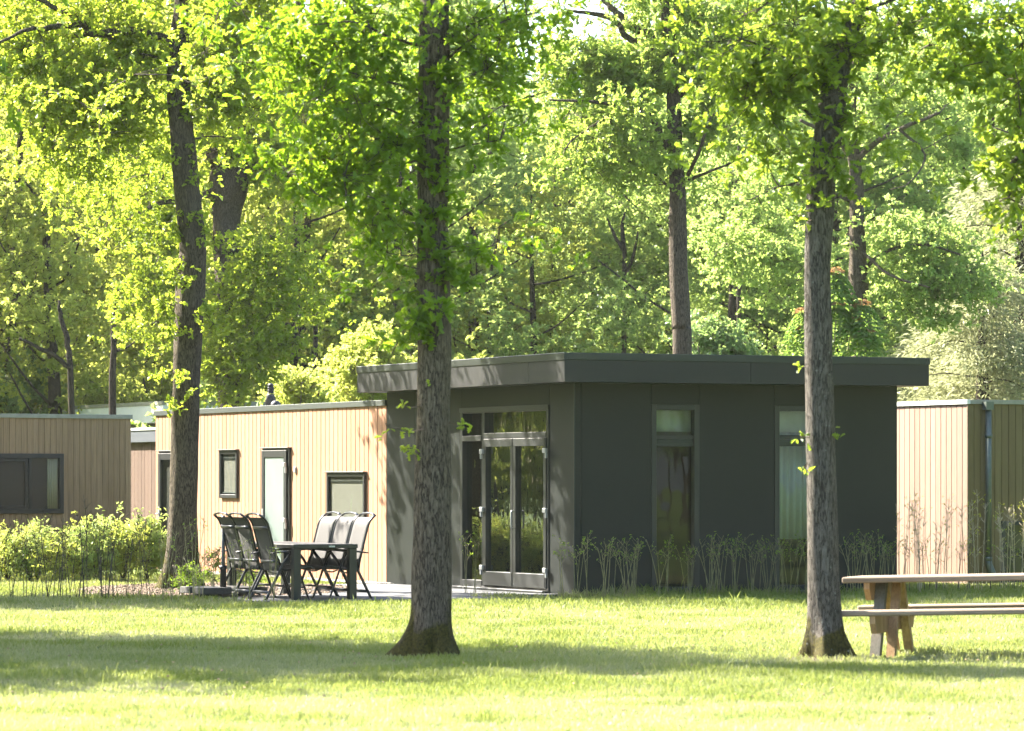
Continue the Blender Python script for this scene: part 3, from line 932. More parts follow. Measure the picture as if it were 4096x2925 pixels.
cur = mesh_np('curtain', v, f, M['curtain'], None, True); cur.location = KB + UB.cross(Vector((0, 0, 1))) * -.013; cur.rotation_euler = (0, 0, ang)
sm = cur.modifiers.new('thickness', 'SOLIDIFY'); sm.thickness = .002
tag(cur, 'cream curtain hanging in the wide window of the brown lodge', 'curtain')

# --- red-brown house with grey fascia in the gap
KG = P(660, 1919, 75.0); KG.z = 0
gh = thing('red_brown_lodge', 'red-brown board-clad lodge with a slate grey fascia in the gap beside the timber wing', 'lodge', KG, TH)
ZG = EYE + (HZ - 1717) / F * 75.5
MB().box(.03, 3.5, 0, 9, 0, ZG - .1).build('inner_wall', M['groove'], gh)
boards(('L', .0295), 0, 9, .03, ZG - .24, .20, [], 'red_board', gh, gap=.012)
MB().cbox(-.09, -.0, -.05, 9, ZG - .25, ZG - .02, .004).build('fascia', m_plain('slate_fascia', (.07, .08, .095), .5), gh)
b = MB(); b.cbox(-.11, .05, -.06, 9, ZG - .019, ZG + .03, .003); b.build('roof_edge_trim', M['white_trim'], gh)
MB().box(.05, 3.5, 0, 9, ZG - .05, ZG).build('roof', M['roof'], gh)

# --- white house behind
KW = P(690, 1919, 86.0); KW.z = 0
wh = thing('white_lodge', 'lodge with a tall white fascia and dark strip windows behind the brown lodge', 'lodge', KW, TH)
ZH = EYE + (HZ - 1605) / F * 86.0
MB().box(.05, 3.4, .05, 12, 0, ZH - .05).build('wall', M['white'], wh)
fh = .47
vsm = v_at(278, 0, KW)
for a, b_ in ((0, vsm - .004), (vsm + .004, 12)):
    MB().box(-.22, .04, a, b_, ZH - fh, ZH - .085).build('fascia', M['white'], wh)
MB().box(.041, 3.5, .0, .04, ZH - fh, ZH - .085).build('fascia', M['white'], wh)
b = MB(); b.cbox(-.235, .04, -.01, 12, ZH - .084, ZH, .003); b.cbox(.041, 3.5, -.01, .04, ZH - .084, ZH, .003); b.build('roof_edge_trim', M['stain_trim'], wh)
MB().box(.045, 3.4, .045, 12, ZH - .04, ZH - .02).build('roof', M['roof'], wh)
va, vb = v_at(640, 0, KW), v_at(440, 0, KW)
wf = frame('window_frame', ('L', 0), va, vb, 1.6, ZH - fh - .01, .06, -.03, .03, 'frame', wh)
pbox('mullion', ('L', 0), v_at(582, 0, KW), v_at(582, 0, KW) + .09, 1.66, ZH - fh - .07, -.02, .03, 'frame', wf)
pbox('glass_pane', ('L', 0), va + .06, vb - .06, 1.66, ZH - fh - .07, -.01, .0, 'glass_dark', wf)

# ------------------------------------------------------------------ terrace, gravel, mulch
ter = tag(bpy.data.objects.new('terrace', None), kind='structure', label='grey concrete slab terrace in front of the timber wing'); COL.objects.link(ter)
ter.location = C0; ter.rotation_euler = (0, 0, TH)
TU0, TV0 = -4.8, -.75
bed = MB().box(TU0, -.02, TV0, 7.0, .002, .012).build('bedding', M['concrete'], ter)
tile_me = None
ts = .6
nu = int((0 - TU0) / ts); nv = int((7.0 - TV0) / ts)
for i in range(nu):
    for j in range(nv):
        u0, v0 = TU0 + i * ts, TV0 + j * ts
        if u0 > -1.5 and v0 < .2: continue
        if v0 > 2.6 and u0 < -3.0: continue
        if tile_me is None:
            o = MB().cbox(0, ts - .006, 0, ts - .006, 0, .028, .004).build('paving_slab', M['paving'], ter); tile_me = o.data
        else:
            o = link(bpy.data.objects.new('paving_slab', tile_me), ter)
        o.location = (u0, v0, .004 + random.uniform(-.002, .002))
bpy.data.objects.remove(bed)
# gravel strip along the wing
def scatter_stones(name, pts, size, mat, label, cat=None):
    k = len(pts)
    base = np.array([(1, 0, 0), (-1, 0, 0), (0, 1, 0), (0, -1, 0), (0, 0, 1), (0, 0, -1)], dtype=float)
    fc = np.array([(0, 2, 4), (2, 1, 4), (1, 3, 4), (3, 0, 4), (2, 0, 5), (1, 2, 5), (3, 1, 5), (0, 3, 5)])
    s_ = size * (.5 + RNG.random((k, 1, 3)))
    rot = RNG.random(k) * 6.28
    c_, s2 = np.cos(rot)[:, None], np.sin(rot)[:, None]
    b = base[None] * s_ * np.array([1, 1, .6])
    bx = b[:, :, 0] * c_ - b[:, :, 1] * s2; by = b[:, :, 0] * s2 + b[:, :, 1] * c_
    b = np.stack([bx, by, b[:, :, 2]], 2) + pts[:, None, :]
    f = (np.arange(k) * 6)[:, None, None] + fc[None]
    o = mesh_np(name, b.reshape(-1, 3), f.reshape(-1, 3), mat)
    o['kind'] = 'stuff'
    if label: o['label'] = label
    return o
k = 5000
uu = -RNG.random(k) * .38 - .02; vv = VW - .3 + RNG.random(k) * 9.5
pts = np.array(C0) + uu[:, None] * np.array(U) + vv[:, None] * np.array(V); pts[:, 2] = .034 + RNG.random(k) * .012
scatter_stones('gravel', pts, .016, m_plain('gravel_stone', (.36, .34, .31), .9, var=.4, nscale=9, bstr=.1), 'pale gravel strip along the foot of the timber wing')
# bare soil and chips at the foot of the grey-barked oak
k = 2600
ang_ = RNG.random(k) * 6.28; rr = np.sqrt(RNG.random(k))
pts = np.stack([2.78 + np.cos(ang_) * rr * .42, 33.62 + np.sin(ang_) * rr * .5, .008 + RNG.random(k) * .035 * (1 - rr)], 1)
scatter_stones('bare_soil', pts, .014, m_plain('soil_chip', (.20, .15, .11), .95, var=.5, nscale=8, bstr=.1), 'bare brown soil at the foot of the grey-barked oak')
k = 900
pts = np.stack([(RNG.random(k) * 2 - 1) * 8, 24 + RNG.random(k) * 26, .02 + RNG.random(k) * .03], 1)
scatter_stones('fallen_leaf_bits', pts, .013, m_plain('fallen_bits', (.26, .19, .11), .9, var=.5, nscale=3, bstr=.1), 'dry leaf bits and twigs fallen in the lawn')
# mulch bed round the left tree
TLB = P(715, 1919, 54.9); TLB.z = 0
k = 9000
ang_ = RNG.random(k) * 6.28; rr = np.sqrt(RNG.random(k))
pts = np.stack([TLB.x + .55 + np.cos(ang_) * rr * 2.0, TLB.y - .6 + np.sin(ang_) * rr * 3.4, .012 + RNG.random(k) * .03], 1)
scatter_stones('leaf_litter', pts, .022, m_plain('mulch_chip', (.20, .145, .10), .95, var=.55, nscale=6, bstr=.1), 'brown leaf litter and bark chips round the left oak')

# ------------------------------------------------------------------ garden table and chairs
T1 = P(1184, 1919, 49.46); T1.z = .03
tab = thing('garden_table', 'dark metal garden table with square legs on the terrace', 'table', T1, TH)
TW, TL = .77, 2.31
lw = .1
for (x, y) in ((0, 0), (TW - .0, 0), (0, TL), (TW, TL)):
    MB().cbox(x - lw / 2, x + lw / 2, y - lw / 2, y + lw / 2, 0, .66, .004).build('leg', M['table_metal'], tab)
b = MB()
x0_, x1_, y0_, y1_ = -lw / 2 - .01, TW + lw / 2 + .01, -lw / 2 - .01, TL + lw / 2 + .01
for q in ((x0_, x1_, y0_, y0_ + .04), (x0_, x1_, y1_ - .04, y1_), (x0_, x0_ + .04, y0_ + .041, y1_ - .041), (x1_ - .04, x1_, y0_ + .041, y1_ - .041)):
    b.cbox(*q, .661, .712, .004)
b.build('table_frame', M['table_metal'], tab)
n = 8; w = (x1_ - x0_ - .09) / n
for i in range(n):
    MB().cbox(x0_ + .045 + i * w, x0_ + .045 + (i + 1) * w - .006, y0_ + .045, y1_ - .045, .69, .715, .002).build('slat', M['table_top'], tab)
lb = MB().box(.43, .51, y0_ - .003, y0_ - .0005, .676, .694).build('maker_label', M['label'], tab)
b = MB()
for i, w_ in enumerate((.006, .004, .007, .005, .006, .004, .007)):
    b.box(.438 + i * .0095, .438 + i * .0095 + w_, y0_ - .0042, y0_ - .0032, .682, .688)
b.build('label_lettering', M['ink'], lb)

def make_chair():
    c = thing('garden_chair', '', 'chair')
    hw_ = .265
    prof = spline([(-.205, .375), (-.225, .50), (-.265, .66), (-.305, .82), (-.345, .96), (-.385, 1.03), (-.435, 1.075)], 4)
    for s in (1, -1):
        MB().tube([(x, s * hw_, z) for x, z in prof], .020, 8, (.8, 1.0)).build('back_rail', M['chair_metal'], c, True)
    nb = len(prof); ny = 7
    v = []; f = []
    for i, (x, z) in enumerate(prof[:-2]):
        for j in range(ny):
            t = j / (ny - 1) * 2 - 1
            v.append((x - .012 * (1 - t * t) + .004, t * (hw_ - .006), z))
    nr = len(prof) - 2
    f = [(i * ny + j, i * ny + j + 1, (i + 1) * ny + j + 1, (i + 1) * ny + j) for i in range(nr - 1) for j in range(ny - 1)]
    bk = mesh_np('backrest', v, f, M['mesh'], c, True); m_ = bk.modifiers.new('t', 'SOLIDIFY'); m_.thickness = .005
    sp = spline([(-.20, .395), (-.05, .385), (.10, .405), (.22, .425), (.27, .41), (.285, .385)], 4)
    for s in (1, -1):
        MB().tube([(x, s * (hw_ - .01), z) for x, z in sp], .016, 8).build('seat_rail', M['chair_metal'], c, True)
    v = []; nr = len(sp)
    for (x, z) in sp:
        for j in range(ny):
            t = j / (ny - 1) * 2 - 1
            v.append((x, t * (hw_ - .015), z - .018 * (1 - t * t) + .006))
    f = [(i * ny + j, i * ny + j + 1, (i + 1) * ny + j + 1, (i + 1) * ny + j) for i in range(nr - 1) for j in range(ny - 1)]
    se = mesh_np('seat', v, f, M['mesh'], c, True); m_ = se.modifiers.new('t', 'SOLIDIFY'); m_.thickness = .006
    # arched top bar
    MB().tube([(prof[-1][0], -hw_, prof[-1][1]), (prof[-1][0] - .005, -hw_ * .7, prof[-1][1] + .022), (prof[-1][0] - .01, 0, prof[-1][1] + .034), (prof[-1][0] - .005, hw_ * .7, prof[-1][1] + .022), (prof[-1][0], hw_, prof[-1][1])], .016, 8, (1.3, .8)).build('top_bar', M['chair_bar'], c, True)
    for z_, x_ in ((.93, -.345), (.50, -.235)):
        MB().tube([(x_, -hw_, z_), (x_ - .035, -hw_ * .6, z_ - .004), (x_ - .045, 0, z_ - .006), (x_ - .035, hw_ * .6, z_ - .004), (x_, hw_, z_)], .012, 6, (.8, 1.6)).build('cross_bar', M['chair_bar'], c, True)
    MB().tube([(-.15, -hw_ + .02, .36), (-.13, -hw_ * .5, .335), (-.13, hw_ * .5, .335), (-.15, hw_ - .02, .36)], .010, 6).build('seat_support', M['chair_bar'], c, True)
    for s in (1, -1):
        y = s * (hw_ + .028)
        MB().tube([(-.33, y, .595), (-.2, y, .612), (0, y, .632), (.18, y, .655), (.26, y, .668), (.285, y, .66)], [.012, .016, .017, .018, .018, .010], 8, (1.5, .75)).build('armrest', M['chair_metal'], c, True)
        MB().tube([(-.05, y, .622), (.02, y, .50), (.20, y, .02), (.215, y, 0)], .0155, 8, (.8, 1.2)).build('front_leg', M['chair_metal'], c, True)
        MB().tube([(-.02, y * .97, .618), (-.14, y * .97, .47), (-.37, y * .97, .02), (-.385, y * .97, 0)], .0155, 8, (.8, 1.2)).build('rear_leg', M['chair_metal'], c, True)
    y = hw_ + .02
    MB().tube([(-.335, -y, .10), (-.335, y, .10)], .015, 8, (1, 1.3)).build('stretcher', M['chair_bar'], c, True)
    MB().tube([(.155, -y, .16), (.155, y, .16)], .013, 8).build('stretcher', M['chair_metal'], c, True)
    return c
ch = make_chair()
GC = 'garden chairs round the table'
spots = []
for k in range(3):
    spots.append((T1 + U * .015 + V * (.40 + .60 * k), TH, ('nearest', 'middle', 'farthest')[k] + ' of the three grey mesh garden chairs on the left side of the garden table'))
for k in range(3):
    spots.append((T1 + U * (TW - .055) + V * (.40 + .60 * k), TH + math.pi, ('nearest of the three grey mesh garden chairs on the right side of the garden table', 'middle of the three grey mesh garden chairs on the right side of the garden table', 'farthest of the three grey mesh garden chairs on the right side of the garden table')[k]))
for i, (p_, rz, lab) in enumerate(spots):
    o = ch if i == 0 else copy_tree(ch)
    o.location = p_ + Vector((random.uniform(-.015, .015), random.uniform(-.01, .01), 0)); o.rotation_euler = (0, 0, rz + random.uniform(-.02, .02))
    tag(o, lab, 'chair', GC)

# parasol stand
pp = P(893, 1919, 51.0); pp.z = .03
par = thing('parasol_stand', 'bare grey parasol pole standing in a black cross base left of the chairs', 'parasol stand', pp, TH)
zt = EYE + (HZ - 2062) / F * 51.0 - .03
MB().tube([(0, 0, .05), (0, 0, zt)], .024, 12).build('pole', m_plain('grey_pole', (.09, .095, .10), .4), par, True)
MB().tube([(0, 0, .04), (0, 0, .36), (0, 0, .37), (0, 0, .41)], [.042, .042, .052, .052], 14).build('sleeve', M['black_plastic'], par, True)
MB().cbox(-.42, .42, -.035, .035, .0, .04, .004).build('base_arm', M['black_plastic'], par)
MB().cbox(-.034, .034, -.42, .42, .0005, .0405, .004).build('base_arm', M['black_plastic'], par)
tl = None
for k, (x, y) in enumerate(((-.45, -.45), (.05, -.45), (-.45, .05), (.05, .05))):
    o = MB().cbox(x, x + .40, y, y + .40, .045, .13, .006).build('concrete_tile', M['concrete'], None)
    o.location = pp; o.rotation_euler = (0, 0, TH)
    tag(o, 'pale square concrete weight tile on the %s of the parasol stand base' % ('near left arm', 'near right arm', 'far left arm', 'far right arm')[k], 'tile', 'weight tiles on the parasol stand')

# ------------------------------------------------------------------ picnic table
pa = R(-17)
PT = P(3355, 1919, 34.0)
pic = thing('picnic_table', 'heavy weathered timber picnic table with attached benches at the right', 'picnic table', (2.83, 33.75, 0), pa)
pic.rotation_euler = (0, R(-1.35), pa)
def pb(name, x0, x1, y0, y1, z0, z1, mat, c=.01, parent=None):
    o = MB().cbox(x0, x1, y0, y1, z0, z1, c).build(name, M[mat], parent or pic)
    return o
for i in range(4):
    pb('tabletop_plank', random.uniform(-.02, .02) - .05, 2.6, .47 + i * .205, .47 + i * .205 + .198, .655, .705 + random.uniform(-.003, .003), 'plank_grey')
for y in (0.0, 1.55):
    xo = .0 if y == 0 else -.12
    pb('bench_plank', -.02 + xo, 2.6, y, y + .26, .375, .425, 'plank_grey', .012)
for x in (.20, 2.0):
    # A-legs in the y-z plane
    lw_ = .11
    for s, mt in ((1, 'plank_grey_v'), (-1, 'plank_brown')):
        yb, yt = (.46, .83) if s == 1 else (1.33, .96)
        b = MB(); b.prism([(yb - lw_ / 2, -.02), (yb + lw_ / 2, -.02), (yt + lw_ / 2, .655), (yt - lw_ / 2, .655)], 0, x, x + .09)
        b.build('leg', M[mt], pic)
        b = MB(); b.prism([(yb - lw_ / 2 + .012, -.02), (yb + lw_ / 2 - .012, -.02), (yt + lw_ / 2 - .012, .654), (yt - lw_ / 2 + .012, .654)], 0, x + .145, x + .22)
        b.build('leg', M['plank_brown'], pic)
    b = MB(); b.prism([(.02, .375), (1.79, .375), (1.79, .31), (1.72, .22), (.09, .22), (.02, .31)], 0, x + .092, x + .142); b.build('cross_bearer', M['plank_brown'], pic)
    for yy_, zz_ in ((.30 + .25, .30), (1.79 - .55, .30), (.74, .60), (1.05, .60)):
        MB().tube([(x - .004, yy_, zz_), (x - .016, yy_, zz_)], .014, 6).build('bolt', M['downpipe'], pic)
    b = MB(); b.prism([(.50, .654), (1.28, .654), (1.28, .60), (1.20, .50), (.58, .50), (.50, .60)], 0, x - .052, x - .002); b.build('top_bearer', M['plank_brown'], pic)

# ------------------------------------------------------------------ the oaks that stand out
def tree(name, label, cat, px, Z, group=None):
    b = P(px, HZ, Z); b.z = 0
    return thing(name, label, cat, b, 0, group), b
def sk_from(*paths):
    return np.concatenate([p[:, :3] for p in paths])

# left oak ------------------------------------------------------------
tl_, B = tree('oak_tree', 'tall mossy-footed oak standing between the brown lodge and the garden chairs', 'tree', 722, 54.9)
B = TLB.copy(); tl_.location = B
rows = [(2375, 655, 790), (2300, 657, 792), (2200, 662, 788), (2000, 677, 789), (1750, 686, 795), (1500, 692, 802), (1350, 698, 810), (1200, 702, 817), (1080, 708, 825), (1000, 717, 826), (920, 712, 818), (800, 697, 800), (600, 683, 782), (400, 670, 764), (200, 674, 760), (0, 700, 752), (-250, 705, 750), (-600, 690, 725), (-900, 690, 712)]
tp_ = px_path(rows, 54.9, B)
_, pr1 = trunk_mesh(tl_, tp_, M['bark_left'], flare=.55, seed=3, flare_h=.75, lumps=.09)
def plimb(root, B, Z, pts, mat, seg=8):
    q = []
    for i, (x, y, w, dy) in enumerate(pts):
        p = P(x, y, Z + dy) - B
        q.append((p.x, p.y, p.z, w / 2 / F * Z))
    return limb(root, q, mat, seg=seg)
l1 = plimb(tl_, B, 54.9, [(700, 175, 44, 0), (660, 158, 42, 0), (599, 140, 38, -.1), (518, 122, 36, -.2), (432, 131, 34, -.3), (374, 131, 34, -.3), (342, 108, 32, -.35), (306, 72, 28, -.4), (266, 50, 24, -.5), (200, 20, 20, -.6), (60, -60, 14, -.8)], M['bark_left'])
l2 = plimb(tl_, B, 54.9, [(400, 132, 22, -.3), (330, 140, 22, -.1), (288, 144, 20, 0), (194, 155, 18, .2), (130, 185, 16, .3), (104, 200, 15, .3), (60, 225, 12, .4), (0, 270, 8, .5)], M['bark_left'], 6)
l3 = plimb(tl_, B, 54.9, [(325, 95, 22, -.4), (290, 100, 24, -.5), (234, 106, 24, -.7), (180, 112, 22, -.8), (100, 122, 16, -1.0), (20, 160, 12, -1.2), (-80, 200, 9, -1.3)], M['bark_left'], 6)
l4 = plimb(tl_, B, 54.9, [(430, 140, 20, -.3), (500, 215, 18, .2), (470, 225, 18, .3), (400, 248, 16, .4), (375, 320, 14, .5), (340, 400, 10, .5), (325, 460, 7, .5)], M['bark_left'], 6)
l5 = plimb(tl_, B, 54.9, [(690, 250, 14, 0), (650, 240, 12, -.2), (612, 225, 10, -.3), (560, 215, 8, -.4)], M['bark_left'], 6)
l6 = plimb(tl_, B, 54.9, [(750, 130, 30, 0), (830, 60, 26, .3), (950, -40, 20, .5), (1150, -160, 12, .8)], M['bark_left'], 6)
l7 = plimb(tl_, B, 54.9, [(740, -120, 30, 0), (600, -260, 24, -.5), (400, -380, 18, -1), (150, -450, 10, -1.4)], M['bark_left'], 6)
l8 = plimb(tl_, B, 54.9, [(765, 560, 9, 0), (850, 545, 7, .2), (960, 560, 5, .3)], M['twig'], 5)
sk = sk_from(pr1[30:], l1, l2, l3, l4, l5, l6, l7, l8)
Zl = 54.9
bl = [px_blob(300, 330, 330, 200, Zl, B, 150), px_blob(90, 150, 180, 200, Zl, B, 60), px_blob(430, 480, 260, 130, Zl, B, 62), px_blob(250, 640, 230, 90, Zl, B, 30), px_blob(520, 250, 160, 200, Zl, B, 60),
      px_blob(400, 20, 420, 110, Zl, B, 75), px_blob(900, 250, 190, 230, Zl, B, 95), px_blob(950, 60, 250, 130, Zl, B, 60), px_blob(880, 480, 110, 120, Zl, B, 26),
      px_blob(300, -250, 600, 260, Zl, B, 40), px_blob(800, -350, 500, 300, Zl, B, 60), px_blob(1100, -100, 300, 160, Zl, B, 35), px_blob(700, -750, 500, 250, Zl, B, 60)]
bl += [((-5.7 - B.x, 59.3 - B.y, 6.0), (1.15, 1.1, 1.6), 60), ((-5.6 - B.x, 57.8 - B.y, 7.4), (1.1, 1.1, 1.3), 44), ((-5.0 - B.x, 51.9 - B.y, 6.8), (1.3, .9, .9), 30), ((-3.2 - B.x, 52.3 - B.y, 9.0), (1.5, 1.0, .8), 34), ((-1.2 - B.x, 52.6 - B.y, 9.6), (1.3, 1.0, .7), 26)]
crown(tl_, bl, sk, M['leaf_left'], 'mid', .108, 5, .44, dens=.44, avoid=(pr1[:, 2], pr1[:, 0], .34))
# sprouts that grow straight out of its trunk
bl = [px_blob(x, y, 26, 30, Zl, B, n, dy=-.25, ry_m=.25) for x, y, n in ((720, 330, 2), (780, 420, 2), (690, 620, 2), (730, 560, 1), (800, 720, 2), (755, 860, 3), (700, 930, 4), (745, 1050, 3), (850, 960, 3), (680, 1090, 4), (735, 1130, 3), (660, 1210, 4), (820, 1240, 4), (760, 1320, 1), (680, 1330, 4), (860, 1290, 4), (640, 1480, 2), (725, 1530, 1), (800, 1580, 1), (700, 1640, 1), (655, 1690, 0))] 
crown(tl_, [b for b in bl if b[2]], pr1[:, :3], M['leaf_left'], 'mid', .105, 4, .17, name='trunk_sprouts', tw=(4, 9), dens=.9)

# burred oak behind the wing ------------------------------------------
Z2 = 78.0
t2, B = tree('oak_tree', 'broad oak with a swollen burred trunk rising behind the timber lodge wing', 'tree', 925, Z2)
rows = [(2250, 860, 990), (1600, 872, 980), (1300, 872, 978), (1000, 852, 960), (850, 848, 962), (770, 835, 985), (700, 838, 992), (640, 880, 985), (560, 930, 1010), (450, 985, 1050), (350, 1060, 1120), (200, 1130, 1175), (0, 1180, 1215), (-200, 1200, 1225)]
_, pr1 = trunk_mesh(t2, px_path(rows, Z2, B), M['bark_red'], lumps=.10, seed=5)
l1 = plimb(t2, B, Z2, [(900, 700, 80, 0), (850, 600, 60, .3), (800, 480, 45, .8), (740, 350, 36, 1), (640, 200, 28, 1.2), (500, 60, 18, 1.5)], M['bark_red'])
l2 = plimb(t2, B, Z2, [(960, 690, 50, 0), (1040, 660, 40, -.4), (1140, 700, 28, -.8), (1200, 670, 22, -1)], M['bark_red'])
l3 = plimb(t2, B, Z2, [(880, 760, 40, 0), (760, 800, 26, -.5), (620, 820, 18, -1), (480, 900, 10, -1.4)], M['bark_red'])
l4 = plimb(t2, B, Z2, [(930, 1250, 26, 0), (1020, 1150, 18, -.4), (1130, 1050, 10, -.8)], M['bark_red'])
sk = sk_from(pr1[8:], l1, l2, l3, l4)
bl = [px_blob(950, 560, 260, 170, Z2, B, 120), px_blob(1120, 420, 230, 230, Z2, B, 90), px_blob(640, 560, 240, 190, Z2, B, 80), px_blob(1150, 700, 170, 130, Z2, B, 46), px_blob(520, 790, 330, 130, Z2, B, 85), px_blob(640, 960, 130, 160, Z2, B, 40),
      px_blob(1060, 1080, 200, 200, Z2, B, 110, dy=-1.2), px_blob(1010, 1330, 200, 170, Z2, B, 95, dy=-1.2), px_blob(1180, 1180, 150, 150, Z2, B, 45), px_blob(600, 1200, 120, 210, Z2, B, 60), px_blob(900, 1450, 130, 110, Z2, B, 44, dy=-1.0), px_blob(950, 1560, 90, 60, Z2, B, 10, dy=-1),
      px_blob(900, 150, 500, 260, Z2, B, 90), px_blob(900, -250, 600, 260, Z2, B, 30)]
crown(t2, bl, sk, M['leaf_t2'], 'mid', .12, 6, .48, dens=.46)

# middle oak in the lawn -----------------------------------------------
Zm = 34.2
tm, B = tree('oak_tree', 'straight oak trunk with moss on its flared foot in the middle of the lawn', 'tree', 1712, Zm)
rows = [(2655, 1640, 1800), (2560, 1640, 1802), (2450, 1645, 1808), (2300, 1648, 1808), (2100, 1655, 1807), (1900, 1661, 1806), (1600, 1668, 1800), (1400, 1671, 1806), (1270, 1674, 1806), (1180, 1670, 1800), (900, 1669, 1793), (500, 1669, 1796), (250, 1674, 1797), (60, 1672, 1797), (0, 1682, 1797), (-300, 1685, 1790), (-900, 1695, 1780), (-1500, 1700, 1765), (-2100, 1700, 1740)]
_, pr1 = trunk_mesh(tm, px_path(rows, Zm, B), M['bark_mid'], flare=.56, flare_h=.50, seed=8, lumps=.055, seg=40)
L_ = []
for pts in ([(1670, 180, 14, 0), (1560, 150, 11, -.2), (1420, 90, 8, -.4), (1250, 100, 5, -.5)], [(1670, 360, 12, 0), (1560, 330, 9, -.1), (1440, 300, 6, -.2), (1200, 240, 4, -.3)], [(1670, 500, 12, 0), (1560, 440, 9, .2), (1400, 380, 6, .4), (1240, 320, 4, .5)],
            [(1672, 870, 9, 0), (1560, 820, 7, -.3), (1440, 780, 5, -.4), (1300, 800, 3, -.4)], [(1797, 150, 14, 0), (1870, 110, 10, .1), (1960, 60, 8, .2), (2050, -40, 5, .3)], [(1797, 230, 12, 0), (1880, 160, 9, -.2), (2000, 90, 7, -.3), (2180, 40, 4, -.4)],
            [(1795, 600, 9, 0), (1880, 580, 7, -.1), (2000, 560, 5, -.2)], [(1795, 1010, 7, 0), (1880, 1000, 5, -.1), (1990, 980, 4, -.2)], [(1740, -300, 34, 0), (1500, -600, 24, -.3), (1200, -850, 14, -.6)], [(1740, -500, 34, 0), (2000, -800, 24, .4), (2250, -1000, 12, .6)], [(1740, -700, 28, 0), (1780, -900, 20, -.6), (1800, -1100, 10, -1.2)]):
    L_.append(plimb(tm, B, Zm, pts, M['bark_mid'], 6))
sk = sk_from(pr1[26:], *L_)
bl = [px_blob(1400, 250, 330, 260, Zm, B, 64), px_blob(1450, 600, 270, 250, Zm, B, 50), px_blob(1560, 900, 190, 180, Zm, B, 22), px_blob(1250, 680, 140, 90, Zm, B, 10), px_blob(1960, 180, 230, 180, Zm, B, 30), px_blob(1900, 420, 150, 170, Zm, B, 14), px_blob(2030, 440, 120, 110, Zm, B, 5),
      px_blob(1280, 60, 200, 130, Zm, B, 14), px_blob(950, 60, 170, 70, Zm, B, 7), px_blob(1900, 900, 120, 150, Zm, B, 4), px_blob(1650, 1020, 130, 150, Zm, B, 8), px_blob(1600, -250, 500, 250, Zm, B, 28), px_blob(2000, -250, 350, 300, Zm, B, 18),
      px_blob(1250, -700, 500, 350, Zm, B, 22), px_blob(2050, -800, 500, 400, Zm, B, 40), px_blob(1750, -1200, 600, 450, Zm, B, 44), px_blob(1750, -1800, 400, 350, Zm, B, 25)]
crown(tm, bl, sk, M['leaf_mid'], 'oak', .102, 6, .46, dens=.50, avoid=(pr1[:, 2], pr1[:, 0], .26))
bl = [px_blob(x, y, 30, 30, Zm, B, n, dy=-.2, ry_m=.15) for x, y, n in ((1745, 260, 2), (1690, 420, 2), (1790, 310, 1), (1700, 560, 2), (1780, 640, 2), (1790, 760, 3), (1720, 700, 2), (1740, 850, 3), (1700, 960, 1), (1760, 1010, 2), (1790, 1090, 3), (1840, 960, 2), (1700, 1220, 3), (1640, 1290, 3), (1600, 1180, 2), (1700, 1330, 1), (1590, 1370, 1), (1930, 1040, 2), (1870, 1120, 2))]
crown(tm, bl, pr1[:, :3], M['leaf_mid'], 'oak', .125, 4, .12, name='trunk_sprouts', tw=(4, 9), dens=.9)
sm_ = [((P(x, y, Zm - .2) - B)[:], (.03, .03, .03), 1) for x, y in ((1615, 1625), (1705, 1560), (1545, 1700), (1640, 1730), (1850, 1695), (1620, 1800))]
crown(tm, sm_, pr1[:, :3], M['leaf_left'], 'oak', .075, 3, .05, name='small_sprouts', tw=(2, 4), dens=1)

# oak behind the dark lodge ------------------------------------------------
Z3 = 66.0
t3, B = tree('oak_tree', 'forked oak rising behind the flat roof of the dark lodge left of centre trunk gap', 'tree', 2730, Z3)
t3['label'] = 'oak with forked upper limbs rising behind the middle of the dark lodge roof'
rows = [(2280, 2690, 2780), (1415, 2691, 2768), (1300, 2688, 2764), (1100, 2677, 2752), (900, 2675, 2746), (760, 2678, 2742), (600, 2670, 2730), (450, 2668, 2728), (300, 2665, 2712), (180, 2655, 2695), (100, 2648, 2712), (60, 2640, 2680), (0, 2640, 2676), (-250, 2620, 2650), (-500, 2600, 2620)]
_, pr1 = trunk_mesh(t3, px_path(rows, Z3, B), M['bark_red'], lumps=.07, seed=11)
L_ = [pr1[10:]]
for pts in ([(2700, 600, 46, 0), (2660, 560, 42, 0), (2630, 510, 34, -.1), (2600, 465, 26, -.3), (2555, 438, 17, -.6), (2480, 424, 14, -1), (2380, 410, 14, -1.3), (2200, 400, 8, -1.6)],
            [(2470, 432, 14, -1), (2420, 470, 12, -1.1), (2350, 520, 10, -1.3), (2290, 560, 8, -1.4), (2260, 600, 5, -1.4)],
            [(2680, 330, 40, 0), (2622, 212, 38, .3), (2606, 145, 38, .4), (2560, 125, 34, .4), (2510, 96, 30, .5), (2465, 50, 28, .6), (2420, 5, 24, .7), (2350, -80, 16, .9)],
            [(2570, 170, 26, .3), (2510, 150, 26, .3), (2450, 75, 24, .2), (2330, 50, 16, 0), (2270, 45, 10, -.2)],
            [(2690, 110, 26, 0), (2706, 40, 26, .2), (2712, -30, 22, .3), (2760, -200, 14, .6)],
            [(2752, 700, 18, 0), (2800, 600, 14, -.5), (2830, 500, 12, -.7), (2850, 460, 9, -.8), (2900, 430, 6, -.9)],
            [(2756, 720, 16, 0), (2830, 690, 12, -.5), (2930, 650, 8, -.8), (3030, 600, 5, -1)],
            [(2690, 760, 12, 0), (2620, 700, 9, -.4), (2560, 640, 7, -.8)],
            [(2720, 380, 30, 0), (2800, 300, 22, .6), (2920, 200, 14, 1.2), (3080, 120, 8, 1.6)]):
    L_.append(plimb(t3, B, Z3, pts, M['bark_red'], 7))
sk = sk_from(*L_)
